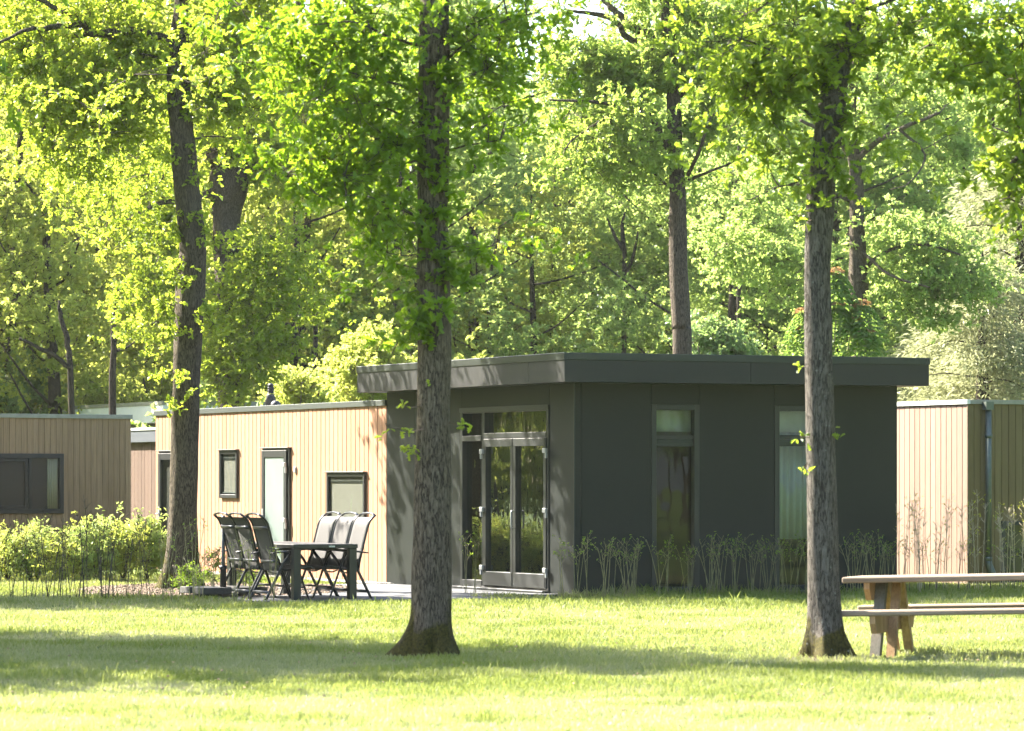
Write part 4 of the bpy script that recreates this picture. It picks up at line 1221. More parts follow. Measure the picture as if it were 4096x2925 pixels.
bl = [px_blob(2400, 300, 240, 110, Z3, B, 75), px_blob(2560, 300, 150, 110, Z3, B, 44), px_blob(2280, 230, 200, 110, Z3, B, 34), px_blob(2480, 620, 170, 110, Z3, B, 40, dy=-1), px_blob(2270, 640, 70, 90, Z3, B, 12, dy=-1), px_blob(2360, 480, 210, 100, Z3, B, 40),
      px_blob(2700, 260, 130, 100, Z3, B, 34), px_blob(2880, 230, 200, 210, Z3, B, 80), px_blob(2860, 480, 170, 150, Z3, B, 46), px_blob(3000, 120, 200, 150, Z3, B, 40), px_blob(2730, 60, 130, 80, Z3, B, 16), px_blob(2600, 700, 130, 110, Z3, B, 22),
      px_blob(2520, 440, 130, 70, Z3, B, 16, dy=-1.4), px_blob(2240, 90, 90, 60, Z3, B, 5), px_blob(2640, -10, 200, 60, Z3, B, 16), px_blob(2850, -150, 400, 160, Z3, B, 26), px_blob(2650, -350, 500, 200, Z3, B, 20), px_blob(2540, 60, 50, 40, Z3, B, 4)]
crown(t3, bl, sk, M['leaf_mr'], 'mid', .118, 6, .42, dens=.50, avoid=([0, 4.5, 4.6, 20], [-.2, -.2, 9, 9], .25))

# right oak in the lawn ---------------------------------------------------
Z4 = 33.75
t4, B = tree('oak_tree', 'grey-barked leaning oak with a mossy foot beside the picnic table', 'tree', 3305, Z4)
rows = [(2670, 3235, 3375), (2600, 3234, 3374), (2500, 3231, 3371), (2300, 3229, 3357), (2150, 3229, 3352), (2000, 3228, 3348), (1800, 3224, 3340), (1600, 3221, 3335), (1480, 3219, 3331), (1280, 3217, 3327), (1100, 3216, 3321), (950, 3220, 3328), (800, 3225, 3340), (650, 3244, 3349), (480, 3264, 3380), (300, 3300, 3400), (150, 3360, 3436), (0, 3405, 3456), (-300, 3450, 3500), (-800, 3500, 3545), (-1400, 3520, 3555)]
_, pr1 = trunk_mesh(t4, px_path(rows, Z4, B), M['bark_right'], flare=.85, flare_h=.44, seed=21, lumps=.045, seg=40)
L_ = [pr1[50:]]
for pts in ([(3290, 500, 16, 0), (3200, 430, 12, .1), (3080, 380, 8, .2), (2960, 330, 5, .2)], [(3320, 380, 16, 0), (3220, 280, 12, -.2), (3080, 200, 9, -.4), (2950, 150, 5, -.5)], [(3440, 45, 18, 0), (3520, 20, 14, .1), (3640, -20, 10, .2), (3800, -40, 6, .3)],
            [(3225, 720, 8, 0), (3150, 740, 6, -.1), (3060, 760, 4, -.2)], [(3470, -100, 24, 0), (3350, -250, 18, .2), (3150, -380, 10, .4)], [(3500, -400, 26, 0), (3700, -600, 18, -.3), (3950, -750, 10, -.6)], [(3510, -700, 22, 0), (3480, -900, 16, .5), (3400, -1100, 8, 1)]):
    L_.append(plimb(t4, B, Z4, pts, M['bark_right'], 6))
sk = sk_from(*L_)
bl = [px_blob(3150, 180, 270, 200, Z4, B, 44), px_blob(3080, 400, 190, 130, Z4, B, 22), px_blob(3330, 420, 110, 160, Z4, B, 7, dy=-.3), px_blob(3380, 160, 110, 160, Z4, B, 6, dy=-.3), px_blob(3600, 120, 240, 90, Z4, B, 20), px_blob(3300, 620, 90, 80, Z4, B, 7, dy=-.3), px_blob(3560, 280, 90, 80, Z4, B, 2),
      px_blob(3000, 600, 110, 70, Z4, B, 4), px_blob(3200, -200, 500, 200, Z4, B, 22), px_blob(3800, -450, 400, 350, Z4, B, 16), px_blob(3350, -700, 450, 400, Z4, B, 16), px_blob(3550, -1150, 450, 350, Z4, B, 12)]
crown(t4, bl, sk, M['leaf_r'], 'oak', .102, 6, .46, dens=.54)
sm_ = [((P(x, y, Z4 - .25) - B)[:], (.06, .05, .05), n) for x, y, n in ((3330, 610, 2), (3340, 700, 2), (3250, 730, 2), (3380, 760, 1), (3180, 860, 2), (3150, 680, 2))]
crown(t4, [((P(x, y, Z4 - .1) - B)[:], (.02, .03, .02), 1) for x, y in ((3200, 1465), (3205, 1740), (3362, 1735), (3212, 1880))], pr1[:, :3], M['leaf_r'], 'oak', .075, 2, .035, name='small_sprouts', tw=(1, 3), dens=1)
crown(t4, sm_, pr1[:, :3], M['leaf_r'], 'oak', .09, 3, .07, name='trunk_sprouts', tw=(4, 9), dens=.9)

# oak behind it, above the lodge roof --------------------------------------
Z5 = 80.0
t5, B = tree('oak_tree', 'oak with a drooping side crown behind the right end of the dark lodge roof', 'tree', 3440, Z5)
rows = [(2220, 3400, 3490), (1420, 3407, 3480), (1250, 3400, 3474), (1100, 3395, 3470), (900, 3398, 3458), (700, 3396, 3450), (600, 3388, 3436), (450, 3380, 3425), (300, 3400, 3435), (0, 3420, 3450), (-300, 3430, 3450)]
_, pr1 = trunk_mesh(t5, px_path(rows, Z5, B), M['bark_red'], lumps=.10, seed=31)
L_ = [pr1[8:]]
for pts in ([(3420, 640, 30, 0), (3520, 560, 24, -.6), (3640, 500, 18, -1), (3760, 450, 12, -1.3)], [(3450, 1080, 20, 0), (3560, 1000, 15, -.4), (3700, 980, 11, -.8), (3850, 1020, 7, -1)], [(3440, 1000, 16, 0), (3560, 1100, 12, -1), (3720, 1150, 8, -1.6)],
            [(3400, 620, 30, 0), (3340, 560, 24, -.3), (3200, 480, 14, -.6)], [(3400, 800, 20, 0), (3300, 760, 14, 0), (3150, 740, 9, -.4), (3000, 800, 5, -.6)], [(3600, 520, 12, -.9), (3700, 620, 9, -1), (3640, 730, 6, -1.2), (3560, 760, 4, -1.2)]):
    L_.append(plimb(t5, B, Z5, pts, M['bark_red'], 6))
sk = sk_from(*L_)
bl = [px_blob(3560, 420, 230, 190, Z5, B, 90), px_blob(3740, 600, 190, 140, Z5, B, 50), px_blob(3800, 330, 220, 170, Z5, B, 50), px_blob(3680, 1040, 250, 170, Z5, B, 140), px_blob(3850, 1130, 160, 140, Z5, B, 55), px_blob(3560, 900, 150, 100, Z5, B, 26), px_blob(3760, 1290, 110, 60, Z5, B, 12), px_blob(3620, 1210, 140, 80, Z5, B, 24),
      px_blob(3060, 760, 190, 170, Z5, B, 60), px_blob(2950, 1000, 190, 170, Z5, B, 60), px_blob(3120, 1050, 130, 200, Z5, B, 40), px_blob(3560, 120, 450, 180, Z5, B, 70), px_blob(3400, -250, 500, 250, Z5, B, 20)]
crown(t5, bl, sk, M['leaf_far'], 'mid', .12, 6, .45, dens=.5)

# out-of-frame neighbours whose boughs and shade enter the picture -----------
def lawn_oak(label, x, y, blobs, h, r, mat, leaf, seed, size=.125, clump=.36, group=None, limbs=(), dens=.8):
    t = thing('oak_tree', label, 'tree', (x, y, 0), 0, group)
    rs = random.Random(seed)
    pa_ = [(0, 0, -.05, r), (rs.uniform(-.1, .1), 0, h * .3, r * .85), (rs.uniform(-.25, .25), rs.uniform(-.2, .2), h * .6, r * .6), (rs.uniform(-.4, .4), rs.uniform(-.3, .3), h * .95, r * .15)]
    _, p1 = trunk_mesh(t, pa_, M[mat], flare=.5, seed=seed)
    paths = [p1[6:]]
    for q in limbs: paths.append(limb(t, q, M[mat], seg=6))
    for k in range(6):
        z = h * (.35 + .09 * k); a = rs.uniform(0, 6.28); ln = rs.uniform(1.6, 2.8)
        paths.append(limb(t, [(0, 0, z, r * .45), (math.cos(a) * ln * .5, math.sin(a) * ln * .5, z + .5, r * .3), (math.cos(a) * ln, math.sin(a) * ln, z + 1.0, r * .12)], M[mat], seg=6))
    crown(t, blobs, sk_from(*paths), M[leaf], 'mid', size, 6, clump, dens=dens)
    return t
# right: its low bough hangs into the upper right corner
lawn_oak('oak whose low bough hangs into the top right corner of the view', 7.2, 33.4,
         [((-2.6, 0, 4.6), (.75, .7, .85), 26), ((-2.2, .2, 3.9), (.6, .5, .45), 10), ((-3.2, 0, 5.4), (.6, .6, .4), 8), ((0, 0, 7.6), (2.8, 2.6, 2.2), 150), ((-1.6, 0, 5.6), (1.2, 1, .7), 20)], 10, .2, 'bark_right', 'leaf_r', 41,
         limbs=[[(0, 0, 4.4, .09), (-1.0, 0, 5.2, .06), (-2.0, 0, 5.0, .04), (-2.9, 0, 4.3, .02)]])
LA = 'oaks shading the lawn from beside the view'
for i, (x, y, h, n) in enumerate(((-8.4, 38.2, 10.8, 190), (-11.8, 40.6, 11, 150), (9.8, 41, 10, 120), (-8.6, 34.4, 8.0, 60), (-10.8, 52.2, 8.6, 130), (14.5, 47.5, 11, 130), (23, 32, 11, 130))):
    lawn_oak('lawn oak standing just outside the view, its crown shading the grass', x, y, [((0, 0, h * .66), (3.2, 3.0, h * .25), n), ((.8, -.4, h * .5), (2.2, 2.4, 1.0), n // 3)], h, .2, 'bark_mid', 'leaf_mid', 50 + i, group=LA, clump=.6, dens=1.3, size=.16)
# oaks left of the lodges, seen mirrored in the glass doors
for i, (x, y, h, n) in enumerate(((-12.4, 64.8, 9, 90), (-19, 74, 13, 150), (-26, 77, 13, 150), (-22, 86, 14, 150), (-30, 92, 15, 150))):
    lawn_oak('oak beyond the left edge of the view, mirrored in the glass doors', x, y, [((0, 0, h * .68), (2.6, 2.6, h * .26), n)], h, .26, 'bark_mid', 'leaf_left', 70 + i, group='oaks mirrored in the glass doors', clump=.55)

# ------------------------------------------------------------------ woodland behind
def wood_variant(i, leaf, h=15.0):
    rs = random.Random(100 + i)
    t = thing('woodland_oak', '', 'tree')
    lean = rs.uniform(-.6, .6)
    pa_ = [(0, 0, -.05, .20), (lean * .3, 0, h * .25, .16), (lean * .7, .1, h * .5, .12), (lean, 0, h * .75, .07), (lean * 1.2, 0, h * .95, .03)]
    _, p1 = trunk_mesh(t, pa_, M['bark_far'], lumps=.1, seed=200 + i, seg=12)
    paths = [p1[6:]]
    for k in range(9):
        z = h * (.18 + .07 * k); a = rs.uniform(0, 6.28); ln = rs.uniform(2.0, 3.6); rise = rs.uniform(.6, 2.2)
        paths.append(limb(t, [(lean * .5, 0, z, .045), (math.cos(a) * ln * .45, math.sin(a) * ln * .45, z + rise * .3, .035), (math.cos(a) * ln, math.sin(a) * ln, z + rise, .02)], M['bark_far'], seg=6))
    bl = []
    for k in range(16):
        z = h * (.16 + .8 * (k + rs.random()) / 16); a = rs.uniform(0, 6.28)
        rad = 3.3 * math.sin(min(1, (z / h) * 1.05) * math.pi * .80 + .35) + .4
        d = rs.uniform(.3, .95) * rad
        bl.append(((math.cos(a) * d, math.sin(a) * d, z), (1.7, 1.7, 1.1), 20))
    crown(t, bl, sk_from(*paths), M[leaf], 'far', .135, 8, .60, twigmat=M['bark_far'], dens=.95)
    return t
WG = 'woodland oaks behind the lodges'
variants = [wood_variant(0, 'leaf_far', 15), wood_variant(1, 'leaf_far', 16), wood_variant(2, 'leaf_far_y', 14), wood_variant(3, 'leaf_far_y', 15), wood_variant(4, 'leaf_far', 14)]
rs = random.Random(5)
wood = []
for row, (Zr, n, sc) in enumerate(((92, 10, .86), (98, 12, .92), (104, 13, .98), (112, 15, 1.02), (121, 16, 1.08), (132, 17, 1.14), (145, 18, 1.22))):
    half = 2048 / F * Zr + 7
    for k in range(n):
        x = -half + 2 * half * (k + .5) / n + rs.uniform(-1.2, 1.2)
        wood.append((x, Zr + rs.uniform(-3, 3), sc * rs.uniform(.92, 1.1)))
for k in range(26):          # side and rear woods: mirrored in the glass, closing the view from other positions
    a = rs.uniform(math.pi * .55, math.pi * .98) if k < 14 else rs.uniform(.05, .30)
    d = rs.uniform(60, 95)
    wood.append((math.cos(a) * d * (.95 if k < 14 else 1.0), 60 + math.sin(a) * d * .6 if k < 14 else 38 + math.sin(a) * d, rs.uniform(.9, 1.15)))
for k in range(34):          # the park behind and beside the viewer
    a = -math.pi * (.02 + .96 * k / 33)
    d = rs.uniform(34, 52) if k % 2 else rs.uniform(55, 75)
    wood.append((math.cos(a) * d * 1.0 + 4, 14 + math.sin(a) * d * .8, rs.uniform(.85, 1.1)))
for k in range(9):
    wood.append((rs.uniform(22, 40), 24 + k * 6.5, rs.uniform(.9, 1.1)))
for k in range(40):
    wood.append((-30 - (k % 5) * 6, 52 + k * 1.9, rs.uniform(.9, 1.15)))
for k in range(22):
    wood.append((-27 - (k % 3) * 6 - rs.uniform(0, 3), 60 + k * 2.6, rs.uniform(.9, 1.1)))
used = [False] * 5
for i, (x, y, s) in enumerate(wood):
    px = 2048 + x / max(y, 20) * F
    left = px < 1350
    k = rs.choice((2, 3, 2, 3, 0)) if left else rs.choice((0, 1, 4, 0, 1, 4, 2))
    if 1950 < px < 2560 and y > 85: s = min(s, (EYE + (HZ - 250) / F * y) / 16.2)
    if y < 95 and 1250 < px < 2500: continue
    if px > 2600 and k in (2, 3) and y > 0: k = 0
    if 3450 < px < 4400 and 0 < y < 101: continue
    if not used[k]: o = variants[k]; used[k] = True
    else: o = copy_tree(variants[k])
    o.location = (x, y, 0); o.rotation_euler = (0, 0, rs.uniform(0, 6.28)); o.scale = (s, s, s * rs.uniform(.92, 1.05))
    yellow = k in (2, 3)
    tag(o, ('yellow-green' if yellow else 'mid green') + ' leafy oak among the woodland trees behind the lodges', 'tree', WG)
for k in range(5):
    if not used[k]:
        for c in list(variants[k].children_recursive): bpy.data.objects.remove(c)
        bpy.data.objects.remove(variants[k])

# dark bare trunks and boughs that read between the leaves
def bare(label, Z, pts, cat='tree', extra=()):
    b = P(pts[0][0], HZ, Z); b.z = 0
    t = thing('woodland_tree', label, cat, b)
    q = [((P(x, y, Z) - b).x, 0, (P(x, y, Z) - b).z, w * .36 / F * Z) for x, y, w in pts]
    pr, = [limb(t, q, M['bark_far'], 'trunk', 9)]
    for e in extra:
        limb(t, [((P(x, y, Z) - b).x, d, (P(x, y, Z) - b).z, w * .4 / F * Z) for x, y, w, d in e], M['bark_far'], 'limb', 7)
    return t
bare('dark slim trunk with a forked top seen left of the left oak', 84, [(450, 2230, 44), (448, 1600, 42), (452, 1400, 36), (458, 1180, 30), (462, 1120, 18)], extra=[[(460, 1175, 22, 0), (500, 1140, 16, -.3), (560, 1110, 9, -.5)], [(450, 1410, 18, 0), (500, 1390, 12, .2), (540, 1360, 8, .4)]])
bare('dark leaning trunk with a long low bough above the brown lodge roof', 86, [(285, 2220, 40), (280, 1560, 36), (270, 1380, 32), (245, 1270, 26), (235, 1200, 14)], extra=[[(284, 1480, 26, 0), (230, 1430, 24, -.4), (160, 1390, 20, -.8), (100, 1360, 12, -1)]])
bare('thin dark trunk behind the flue pipe side of the burred oak', 88, [(1262, 2220, 30), (1262, 1400, 27), (1258, 1180, 22), (1262, 1020, 14)])
bare('slim dark trunk right of the middle oak in the woodland', 99, [(1960, 2180, 30), (1955, 1300, 22), (1962, 1100, 18), (1990, 960, 12), (2000, 880, 6)])
bare('dark trunk with a leaning bough above the centre of the dark lodge roof', 98, [(2500, 2180, 34), (2496, 1260, 28), (2498, 1080, 26), (2490, 920, 24), (2500, 850, 12)], extra=[[(2492, 1000, 22, 0), (2455, 930, 16, .2), (2430, 870, 8, .3)], [(2498, 1110, 22, 0), (2530, 1030, 18, -.3), (2550, 930, 8, -.5)]])
bare('dark trunk between the forked oak and the grey-barked oak', 90, [(2960, 2190, 34), (2955, 1300, 28), (2962, 1100, 22), (2972, 980, 12)])

# understorey shrubs closing the woodland foot
def understorey(i):
    t = thing('woodland_shrub', '', 'shrub')
    bl = [((rs.uniform(-1, 1), rs.uniform(-1, 1), rs.uniform(.8, 2.6)), (1.3, 1.3, .9), 9) for _ in range(9)]
    st = []
    for k in range(4):
        a = rs.uniform(0, 6.28)
        st.append(limb(t, [(0, 0, 0, .05), (math.cos(a) * .4, math.sin(a) * .4, 1.2, .035), (math.cos(a) * 1.0, math.sin(a) * 1.0, 2.6, .015)], M['bark_far'], 'stem', 5))
    crown(t, bl, sk_from(*st), M['leaf_far' if i else 'leaf_far_y'], 'far', .15, 6, .6)
    return t
us = [understorey(0), understorey(1)]
for k in range(46):
    y = rs.uniform(86, 112); half = 2048 / F * y + 3
    x = -half + 2 * half * (k + .5) / 46
    o = us[k % 2] if k < 2 else copy_tree(us[k % 2])
    o.location = (x, y, 0); o.rotation_euler = (0, 0, rs.uniform(0, 6.28)); s = rs.uniform(.9, 1.6); o.scale = (s, s, s)
    tag(o, 'leafy shrub filling the foot of the woodland behind the lodges', 'shrub', 'woodland undergrowth shrubs')

for k in range(30):
    o = copy_tree(us[k % 2])
    o.location = (-24 - (k % 4) * 5 - rs.uniform(0, 4), 55 + k * 2.3, 0); o.rotation_euler = (0, 0, rs.uniform(0, 6.28)); s = rs.uniform(1.0, 1.7); o.scale = (s, s, s)
    tag(o, 'leafy shrub at the foot of the trees beyond the left edge of the view', 'shrub', 'undergrowth mirrored in the glass doors')
# pale conifers at the right
def conifer(label, x, y, h, rad, n, seed):
    r_ = random.Random(seed)
    t = thing('pale_conifer', label, 'conifer', (x, y, 0), 0, 'pale conifers behind the beige lodge')
    trunk_mesh(t, [(0, 0, -.05, .24), (0, 0, h * .5, .15), (0, 0, h, .02)], M['bark_far'], seg=10, seed=seed)
    pos = []; ax = []; sz = []; sk_ = []
    for k in range(n):
        z = .8 + (h - 1.2) * (k + r_.random()) / n; a = r_.uniform(0, 6.28)
        ln = rad * (1 - z / h) ** .75 * r_.uniform(.65, 1.12) + .3
        pts = []
        for s_ in range(7):
            q = s_ / 6
            pts.append((math.cos(a + .15 * q) * ln * q, math.sin(a + .15 * q) * ln * q, z + .35 * ln * q - .42 * ln * q * q))
        limb(t, [(*p_, .028 * (1 - i / 8)) for i, p_ in enumerate(pts)][::2], M['bark_far'], 'limb', 4) if k % 3 == 0 else None
        m_ = int(300 * ln / rad + 60)
        qq = RNG.random(m_) ** .6
        p = np.array(pts)
        idx = qq * 6; i0 = np.minimum(idx.astype(int), 5); fr = (idx - i0)[:, None]
        c = p[i0] * (1 - fr) + p[i0 + 1] * fr
        out = np.array([math.cos(a), math.sin(a), -.1])
        side = RNG.normal(size=(m_, 3)) * np.array([.30, .30, .14]) * (.35 + .65 * (1 - qq[:, None]) + .2)
        side[:, 2] -= np.abs(RNG.normal(size=m_)) * .12
        pos.append(c + side)
        ax.append(out[None] * .8 + side * 1.2 + RNG.normal(size=(m_, 3)) * .45)
    pos = np.concatenate(pos); ax = np.concatenate(ax)
    lo = leaves('needle_foliage', pos, ax, .17 * (.6 + .8 * RNG.random(len(pos))), 'narrow', M['needle'], t)
    return t
def at_px(px, Z): return (px - 2048) / F * Z
conifer('tall pale feathery conifer at the right edge above the beige lodge', at_px(4080, 88), 88, 9.6, 4.6, 150, 1)
conifer('pale feathery conifer just right of the dark lodge roof end', at_px(3780, 91), 91, 5.6, 3.0, 110, 2)
conifer('small pale conifer tucked behind the beige lodge corner', at_px(3930, 85), 85, 6.6, 3.0, 110, 3)

# maple, yellow shrub tree, compound-leaved saplings
def bushy(name, label, cat, px, y_top, y_bot, wpx, Z, leaf, kind, size, n, clump=.3, group=None):
    b = P(px, HZ, Z); b.z = 0
    t = thing(name, label, cat, b, 0, group)
    k = Z / F
    zt = EYE + (HZ - y_top) * k; zb = max(.3, EYE + (HZ - y_bot) * k)
    st = []
    for q in range(4):
        a = rs.uniform(0, 6.28)
        st.append(limb(t, [(0, 0, 0, .05), (math.cos(a) * wpx * k * .12, math.sin(a) * .3, zt * .5, .035), (math.cos(a) * wpx * k * .3, math.sin(a) * .6, zt * .85, .012)], M['twig'], 'stem', 5))
    bl = [((0, 0, (zt * .62 + zb * .38)), (wpx * k * .42, wpx * k * .4, (zt - zb) * .38), n), ((0, 0, (zt + zb) / 2), (wpx * k * .5, wpx * k * .45, (zt - zb) * .42), n)]
    crown(t, bl, sk_from(*st), M[leaf], kind, size, 5, clump)
    return t
bushy('maple_tree', 'small pale green maple just behind the dark lodge roof right of the forked oak', 'tree', 2860, 1235, 1700, 310, 74, 'leaf_maple', 'mid', .13, 60)
bushy('golden_shrub', 'yellow-green leafy young tree above the timber wing roof left of the middle oak', 'tree', 1500, 1300, 1750, 430, 80, 'leaf_far_y', 'mid', .13, 80, .35)
bushy('golden_shrub', 'low yellow-green shrub behind the flue pipe', 'shrub', 1190, 1430, 1800, 300, 84, 'leaf_far_y', 'mid', .12, 50, .35)
bushy('golden_shrub', 'bright shrub above the white lodge fascia at the left', 'shrub', 420, 1450, 1900, 420, 92, 'leaf_far_y', 'mid', .12, 60, .35)
bushy('golden_shrub', 'bright shrub above the brown lodge at the far left', 'shrub', 90, 1380, 1900, 380, 93, 'leaf_maple', 'mid', .12, 60, .35)

def sumac(label, Z, basepx, tips):
    b = P(basepx, HZ, Z); b.z = 0
    t = thing('compound_leaved_sapling', label, 'tree', b)
    pos = []; ax = []; op = []; oa = []
    for (x, y, s_) in tips:
        e = P(x, y, Z) - b
        limb(t, [(0, 0, 1.2, .03), (e.x * .4, -.1, e.z * .62, .022), (e.x * .85, -.2, e.z * .93, .014), (e.x, -.2, e.z, .008)], M['stem_pale'], 'branch', 5)
        for k in range(13):
            a = k / 13 * 6.28 + rs.uniform(-.2, .2)
            for q in np.linspace(.15, 1, 10):
                c = np.array([e.x + math.cos(a) * q * .42 * s_, -.2 + math.sin(a) * q * .42 * s_, e.z + .06 - .62 * q * q * s_])
                for sd in (-1, 1):
                    pos.append(c); ax.append((math.cos(a + sd * 1.2), math.sin(a + sd * 1.2), -.5))
        for k in range(60):
            a = rs.uniform(0, 6.28); q = rs.uniform(0, .13) * s_
            op.append((e.x + math.cos(a) * q, -.2 + math.sin(a) * q, e.z + .13 - q * q * 5 + rs.uniform(-.04, .03))); oa.append((math.cos(a), math.sin(a), -.2))
    leaves('foliage', np.array(pos), np.array(ax), np.full(len(pos), .15), 'lance', M['sumac'], t)
    leaves('young_leaf_tips', np.array(op), np.array(oa), np.full(len(op), .09), 'lance', M['orange_tip'], t)
sumac('young compound-leaved tree with orange tips beside the leaning oak above the dark lodge roof', 70, 3300, [(3335, 1105, 1), (3345, 1240, .8), (3445, 1235, 1), (3410, 1300, .9), (3460, 1345, .9), (3212, 1265, .8), (3210, 1335, .7), (3330, 1130, .8)])

# ------------------------------------------------------------------ shrubs along the brown lodge
shr = ((30, 2110, 2335, 210, 'shrub', .055), (150, 2130, 2335, 190, 'shrub', .055), (120, 2090, 2200, 190, 'shrub2', .05), (250, 2140, 2330, 170, 'shrub', .055), (390, 2070, 2340, 260, 'shrub2', .075), (330, 2110, 2330, 160, 'shrub', .06), (490, 2110, 2330, 170, 'shrub', .06), (590, 2050, 2330, 150, 'shrub2', .085))
labs = ('yellow-green privet bush at the far left below the wide window', 'dense yellow privet bush second from the left below the wide window', 'darker green bush top behind the yellow privets', 'loose yellow privet bush below the right part of the wide window', 'largest long-leaved bush in the row before the brown lodge', 'small privet bush pressed against the left side of the largest bush', 'privet bush right of the largest long-leaved bush', 'tall long-leaved bush beside the left corner of the timber wing')
for (px, yt, yb, w, lf, sz), lab in zip(shr, labs):
    Zs = 59.5 + rs.uniform(-.8, .8)
    b = P(px, HZ, Zs); b.z = 0
    t = thing('garden_shrub', lab, 'shrub', b, 0, 'shrubs before the brown lodge')
    k = Zs / F; zt = EYE + (HZ - yt) * k
    st = []
    for q in range(6):
        a = rs.uniform(0, 6.28)
        st.append(limb(t, [(0, 0, 0, .018), (math.cos(a) * w * k * .15, math.sin(a) * .15, zt * .45, .012), (math.cos(a) * w * k * .35, math.sin(a) * .3, zt * .9, .005)], M['twig'], 'stem', 4))
    bl = [((0, 0, zt * .55), (w * k * .62, w * k * .5, zt * .42), 78)]
    crown(t, bl, sk_from(*st), M[lf], 'lance', sz * .98, 6, .16, name='foliage', flat=1.0)

for px, Z_, yt, w, lab in ((790, 52.2, 2230, 110, 'small sparse bush against the right side of the left oak foot'), (730, 51.5, 2260, 90, 'small pale bush in front of the left oak foot'), (850, 54.5, 2190, 70, 'twiggy reddish bush behind the parasol stand'), (980, 54.5, 2240, 90, 'low bush behind the left garden chairs'), (1020, 55.5, 2290, 90, 'low green bush under the frosted door')):
    b = P(px, HZ, Z_); b.z = 0
    t = thing('garden_bush', lab, 'shrub', b, 0, 'small bushes in the mulch bed')
    k = Z_ / F; zt = EYE + (HZ - yt) * k
    st = []
    for q in range(7):
        a = rs.uniform(0, 6.28)
        st.append(limb(t, [(0, 0, 0, .008), (math.cos(a) * w * k * .2, math.sin(a) * .1, zt * .5, .005), (math.cos(a) * w * k * .5, math.sin(a) * .2, zt, .002)], M['stem_pale'], 'stem', 4))
    crown(t, [((0, 0, zt * .6), (w * k * .55, w * k * .4, zt * .4), 13)], sk_from(*st), M['sapling_leaf'], 'lance', .042, 4, .10, name='foliage', flat=1.0)

# ------------------------------------------------------------------ hedge saplings
def sapling(h, ns, mat, leafmat, nl, spread=.12, topheavy=True, seed=0, twigs=7):
    r_ = random.Random(seed)
    t = thing('hedge_sapling', '', 'sapling')
    pos = []; ax = []
    for i in range(ns):
        a = r_.uniform(0, 6.28); d = r_.uniform(.3, 1) * spread; hh = h * r_.uniform(.82, 1.05)
        bx, by = r_.uniform(-.07, .07), r_.uniform(-.03, .03)
        m = MB()
        p3 = [(bx, by, -.01), (bx + math.cos(a) * d * .35 + r_.uniform(-.01, .01), by + math.sin(a) * d * .3, hh * .4), (bx + math.cos(a) * d * .8, by + math.sin(a) * d * .6, hh * .78), (bx + math.cos(a) * d, by + math.sin(a) * d, hh)]
        sp = spline(p3, 3)
        m.tube([tuple(q) for q in sp], list(np.linspace(.0055, .0022, len(sp))), 4)
        for q in range(twigs):
            f_ = r_.uniform(.62, 1.0) if topheavy else r_.uniform(.3, 1.0)
            j = min(len(sp) - 1, int(f_ * (len(sp) - 1))); c = sp[j]
            b_ = r_.uniform(0, 6.28); ln = r_.uniform(.04, .11)
            e = (c[0] + math.cos(b_) * ln * .8, c[1] + math.sin(b_) * ln * .8, c[2] + ln * .9)
            m.tube([tuple(c), ((c[0] + e[0]) / 2 + .008, (c[1] + e[1]) / 2, (c[2] + e[2]) / 2), e], [.0024, .0019, .0014], 3)
            pos.append(e); ax.append((math.cos(b_), math.sin(b_), .5))
        m.build('stem', mat, t, True)
    pos = np.array(pos); ax = np.array(ax)
    k = RNG.integers(0, len(pos), nl)
    lo = leaves('foliage', pos[k] + RNG.normal(size=(nl, 3)) * .012, ax[k] * .5 + RNG.normal(size=(nl, 3)) * .5, .026 + .018 * RNG.random(nl), 'lance', leafmat, t)
    return t
ORD = ('first second third fourth fifth sixth seventh eighth ninth tenth eleventh twelfth thirteenth fourteenth fifteenth sixteenth seventeenth eighteenth nineteenth twentieth '
       'twenty-first twenty-second twenty-third twenty-fourth twenty-fifth twenty-sixth twenty-seventh twenty-eighth twenty-ninth thirtieth thirty-first thirty-second thirty-third thirty-fourth').split()
def row(variants, spots, label, group):
    first = set()
    for i, (x, y, s) in enumerate(spots):
        k = i % len(variants)
        if k not in first: o = variants[k]; first.add(k)
        else: o = copy_tree(variants[k])
        o.location = (x, y, 0); o.rotation_euler = (0, 0, rs.uniform(0, 6.28)); o.scale = (s, s, s * rs.uniform(.95, 1.04))
        tag(o, label % ORD[i], 'sapling', group)
va_ = [sapling(.76, 3, M['stem_green'], M['sapling_leaf'], 34, seed=1), sapling(.78, 4, M['stem_green'], M['sapling_leaf'], 26, .2, seed=2), sapling(.77, 2, M['stem_green'], M['sapling_leaf'], 26, seed=3), sapling(.74, 5, M['stem_green'], M['sapling_leaf'], 44, .16, seed=4), sapling(.70, 1, M['stem_green'], M['sapling_leaf'], 10, .06, seed=6), sapling(.78, 6, M['stem_green'], M['sapling_leaf'], 20, .28, seed=7), sapling(.8, 3, M['stem_green'], M['sapling_leaf'], 12, .22, seed=5)]
sp_ = []
for px in (2262, 2312, 2358, 2420, 2440, 2500, 2540, 2560, 2640, 2680, 2755, 2775, 2830, 2862, 2885, 2930, 2950, 3010, 3030, 3060, 3095, 3125, 3160, 3190, 3215, 3375, 3420, 3445, 3470, 3500, 3530, 3560, 3580):
    q = C0 + U * u_at(px, -.75) + V * (-.75 + rs.uniform(-.08, .08)); sp_.append((q.x, q.y, rs.uniform(.95, 1.04)))
row(va_, sp_, 'slender clipped sapling, %s from the door-side corner in the row before the dark lodge front', 'saplings along the dark lodge front')
vd = [sapling(.78, 3, M['stem_green'], M['sapling_leaf'], 24, .2, seed=15)]
sp_ = []
for px in (1868, 1895): 
    q = C0 + V * v_at(px, -.9) + U * -.9; sp_.append((q.x, q.y, 1.0))
row(vd, sp_, 'thin bare sapling, %s from the left before the glazed double door', 'saplings before the glazed door')
